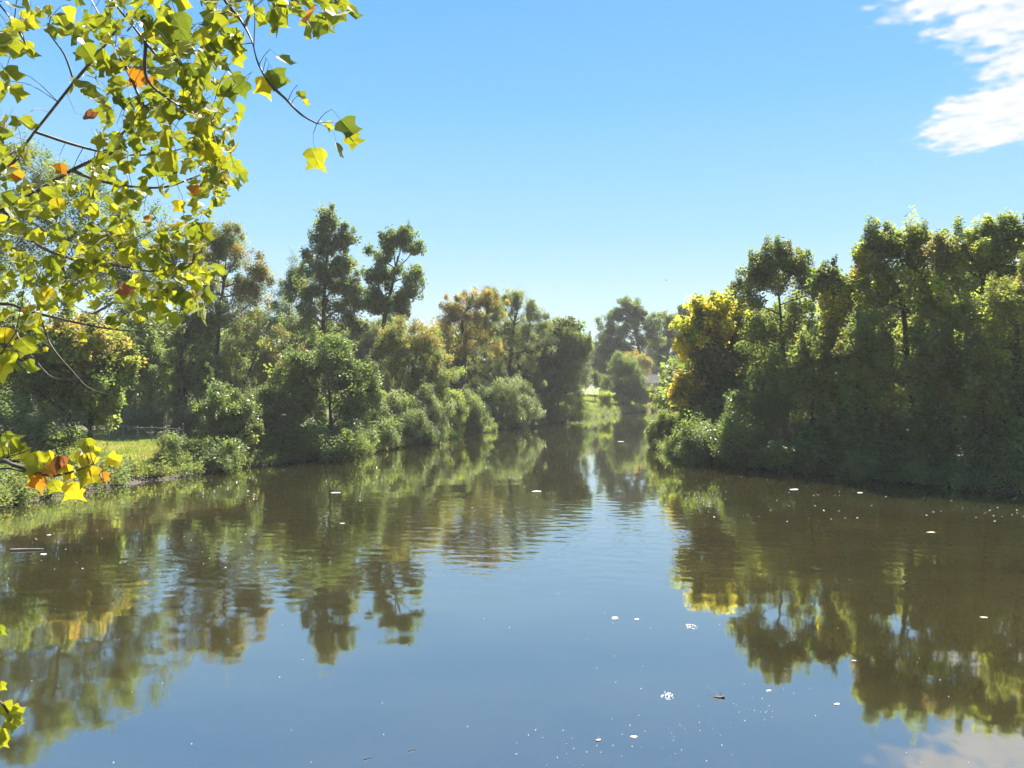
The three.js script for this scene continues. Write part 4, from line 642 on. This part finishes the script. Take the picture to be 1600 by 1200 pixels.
  // leafy twigs: [px, py, D, spread px, leaves]
  const zone = [[115, 20, 4.9, 45, 9], [150, 60, 4.9, 45, 12], [195, 35, 4.5, 45, 10], [245, 20, 4.4, 50, 10], [300, 25, 4.3, 50, 12], [345, 60, 4.4, 45, 12], [375, 20, 4.2, 35, 7], [300, 85, 4.5, 45, 14], [250, 75, 4.6, 40, 12], [205, 110, 4.8, 40, 12], [160, 120, 5, 40, 10], [265, 130, 4.7, 45, 14], [325, 130, 4.6, 42, 14], [340, 175, 4.7, 34, 11], [290, 175, 4.8, 45, 14], [235, 180, 4.9, 45, 13], [180, 185, 5.1, 45, 12], [335, 225, 4.8, 34, 13], [350, 270, 5, 26, 12], [315, 270, 5.2, 36, 13], [270, 245, 5.2, 42, 12], [215, 230, 5.3, 42, 11], [165, 240, 5.4, 40, 9], [325, 310, 5.3, 26, 9], [230, 290, 5.6, 45, 10], [180, 285, 5.7, 40, 8], [120, 285, 5.8, 40, 7], [80, 300, 5.7, 40, 8], [30, 300, 5.4, 40, 9], [20, 235, 5.1, 40, 9], [15, 200, 5, 26, 6], [15, 55, 4.1, 26, 8], [40, 15, 4.1, 26, 6], [5, 120, 4.3, 20, 5], [440, 12, 4.2, 34, 7], [485, 15, 4.1, 30, 9], [530, 12, 4.1, 20, 6], [410, 5, 4.2, 24, 5], [110, 350, 5.4, 45, 9], [160, 345, 5.4, 40, 9], [215, 345, 5.4, 40, 8], [250, 370, 5.4, 36, 9], [300, 360, 5.5, 30, 7], [60, 335, 5.5, 36, 7], [20, 370, 5.5, 36, 7], [140, 385, 5.3, 40, 9], [190, 375, 5.3, 40, 9], [250, 415, 5.3, 40, 11], [300, 400, 5.4, 32, 10], [325, 425, 5.4, 22, 7], [290, 440, 5.3, 34, 10], [225, 440, 5.2, 40, 9], [160, 440, 5.2, 40, 9], [110, 430, 5.1, 36, 7], [75, 450, 5.1, 40, 8], [20, 420, 5.2, 36, 8], [260, 470, 5.3, 30, 7], [305, 470, 5.3, 22, 5], [190, 480, 5.3, 30, 5], [40, 500, 5, 34, 7], [30, 440, 4.9, 34, 6], [320, 345, 5.5, 22, 4]];
  for (const [px, py, D, sp, n] of zone) for (let i = 0; i < n * 1.6; i++) {
    const a = R() * 6.283, r = sp * Math.sqrt(R()), d = D + (R() - 0.5) * 0.9, x = px + Math.cos(a) * r, y = py + Math.sin(a) * r * 0.9, size = 0.075 + 0.055 * R() - (R() < 0.25 ? 0.03 : 0);
    const u = R(), mk = u < 0.035 ? 'y' : u < 0.043 ? 'o' : u < 0.047 ? 'r' : green[Math.floor(R() * green.length)];
    const p = Pl(x, y, d), az = R() * 6.283, tip = V(Math.cos(az) * 0.75, -0.35 - 0.8 * R(), Math.sin(az) * 0.75).normalize();
    const nz = V((R() - 0.5) * 1.5, 0.5 + (R() - 0.3), 0.75 + (R() - 0.5) * 0.9).normalize();
    const [at, own] = nearest(p); leaf(p, size, mk, tip, nz, own);
    if (i < 4) twigsOf[own].push([at, p.clone().addScaledVector(tip, -0.6 * size)]);
  }
  twigsOf.forEach((list, i) => { // thin twigs carry the leaves
    if (!list.length) return;
    part('twig', mergeGeometries(list.map(([a, b]) => { const l = a.distanceTo(b); return tube([a, a.clone().lerp(b, 0.5).add(V((R() - 0.5) * 0.12 * l, 0.10 * l, (R() - 0.5) * 0.12 * l)), b], Math.min(0.0045, 0.0018 + 0.004 * l), 0.0014, 4, 3); })), twigBark, branches[i].m).userData.kind = 'stuff';
  });
  // the 300 largest in view are parts; the others one part
  const up = V(0, 1, 0), mtx = (L) => { const y = L.tipDir.clone().normalize(), z = L.normal.clone().addScaledVector(y, -L.normal.dot(y)).normalize(), x = y.clone().cross(z).normalize(); return new THREE.Matrix4().makeBasis(x, y, z).scale(V(L.size, L.size, L.size)).setPosition(L.pos); };
  leaves.forEach((L) => { L.shape = Math.floor(R() * shapes.length); L.seen = L.size / L.pos.clone().add(base).sub(camera.position).length(); });
  leaves.sort((a, b) => b.seen - a.seen);
  const rest = {};
  leaves.forEach((L, i) => {
    const m = mtx(L);
    if (i < 300) { const o = part('leaf', shapes[L.shape], mats[L.mk], branches[L.owner].m); m.decompose(o.position, o.quaternion, o.scale); }
    else (rest[L.mk] ??= []).push(shapes[L.shape].clone().applyMatrix4(m));
  });
  const keys = Object.keys(rest), geos = keys.map((k) => mergeGeometries(rest[k])), all = mergeGeometries(geos, true);
  part('foliage', all, keys.map((k) => mats[k]), t).userData.kind = 'stuff';
  console.log('tulip leaves', leaves.length);
}
renderer.render(scene, camera);
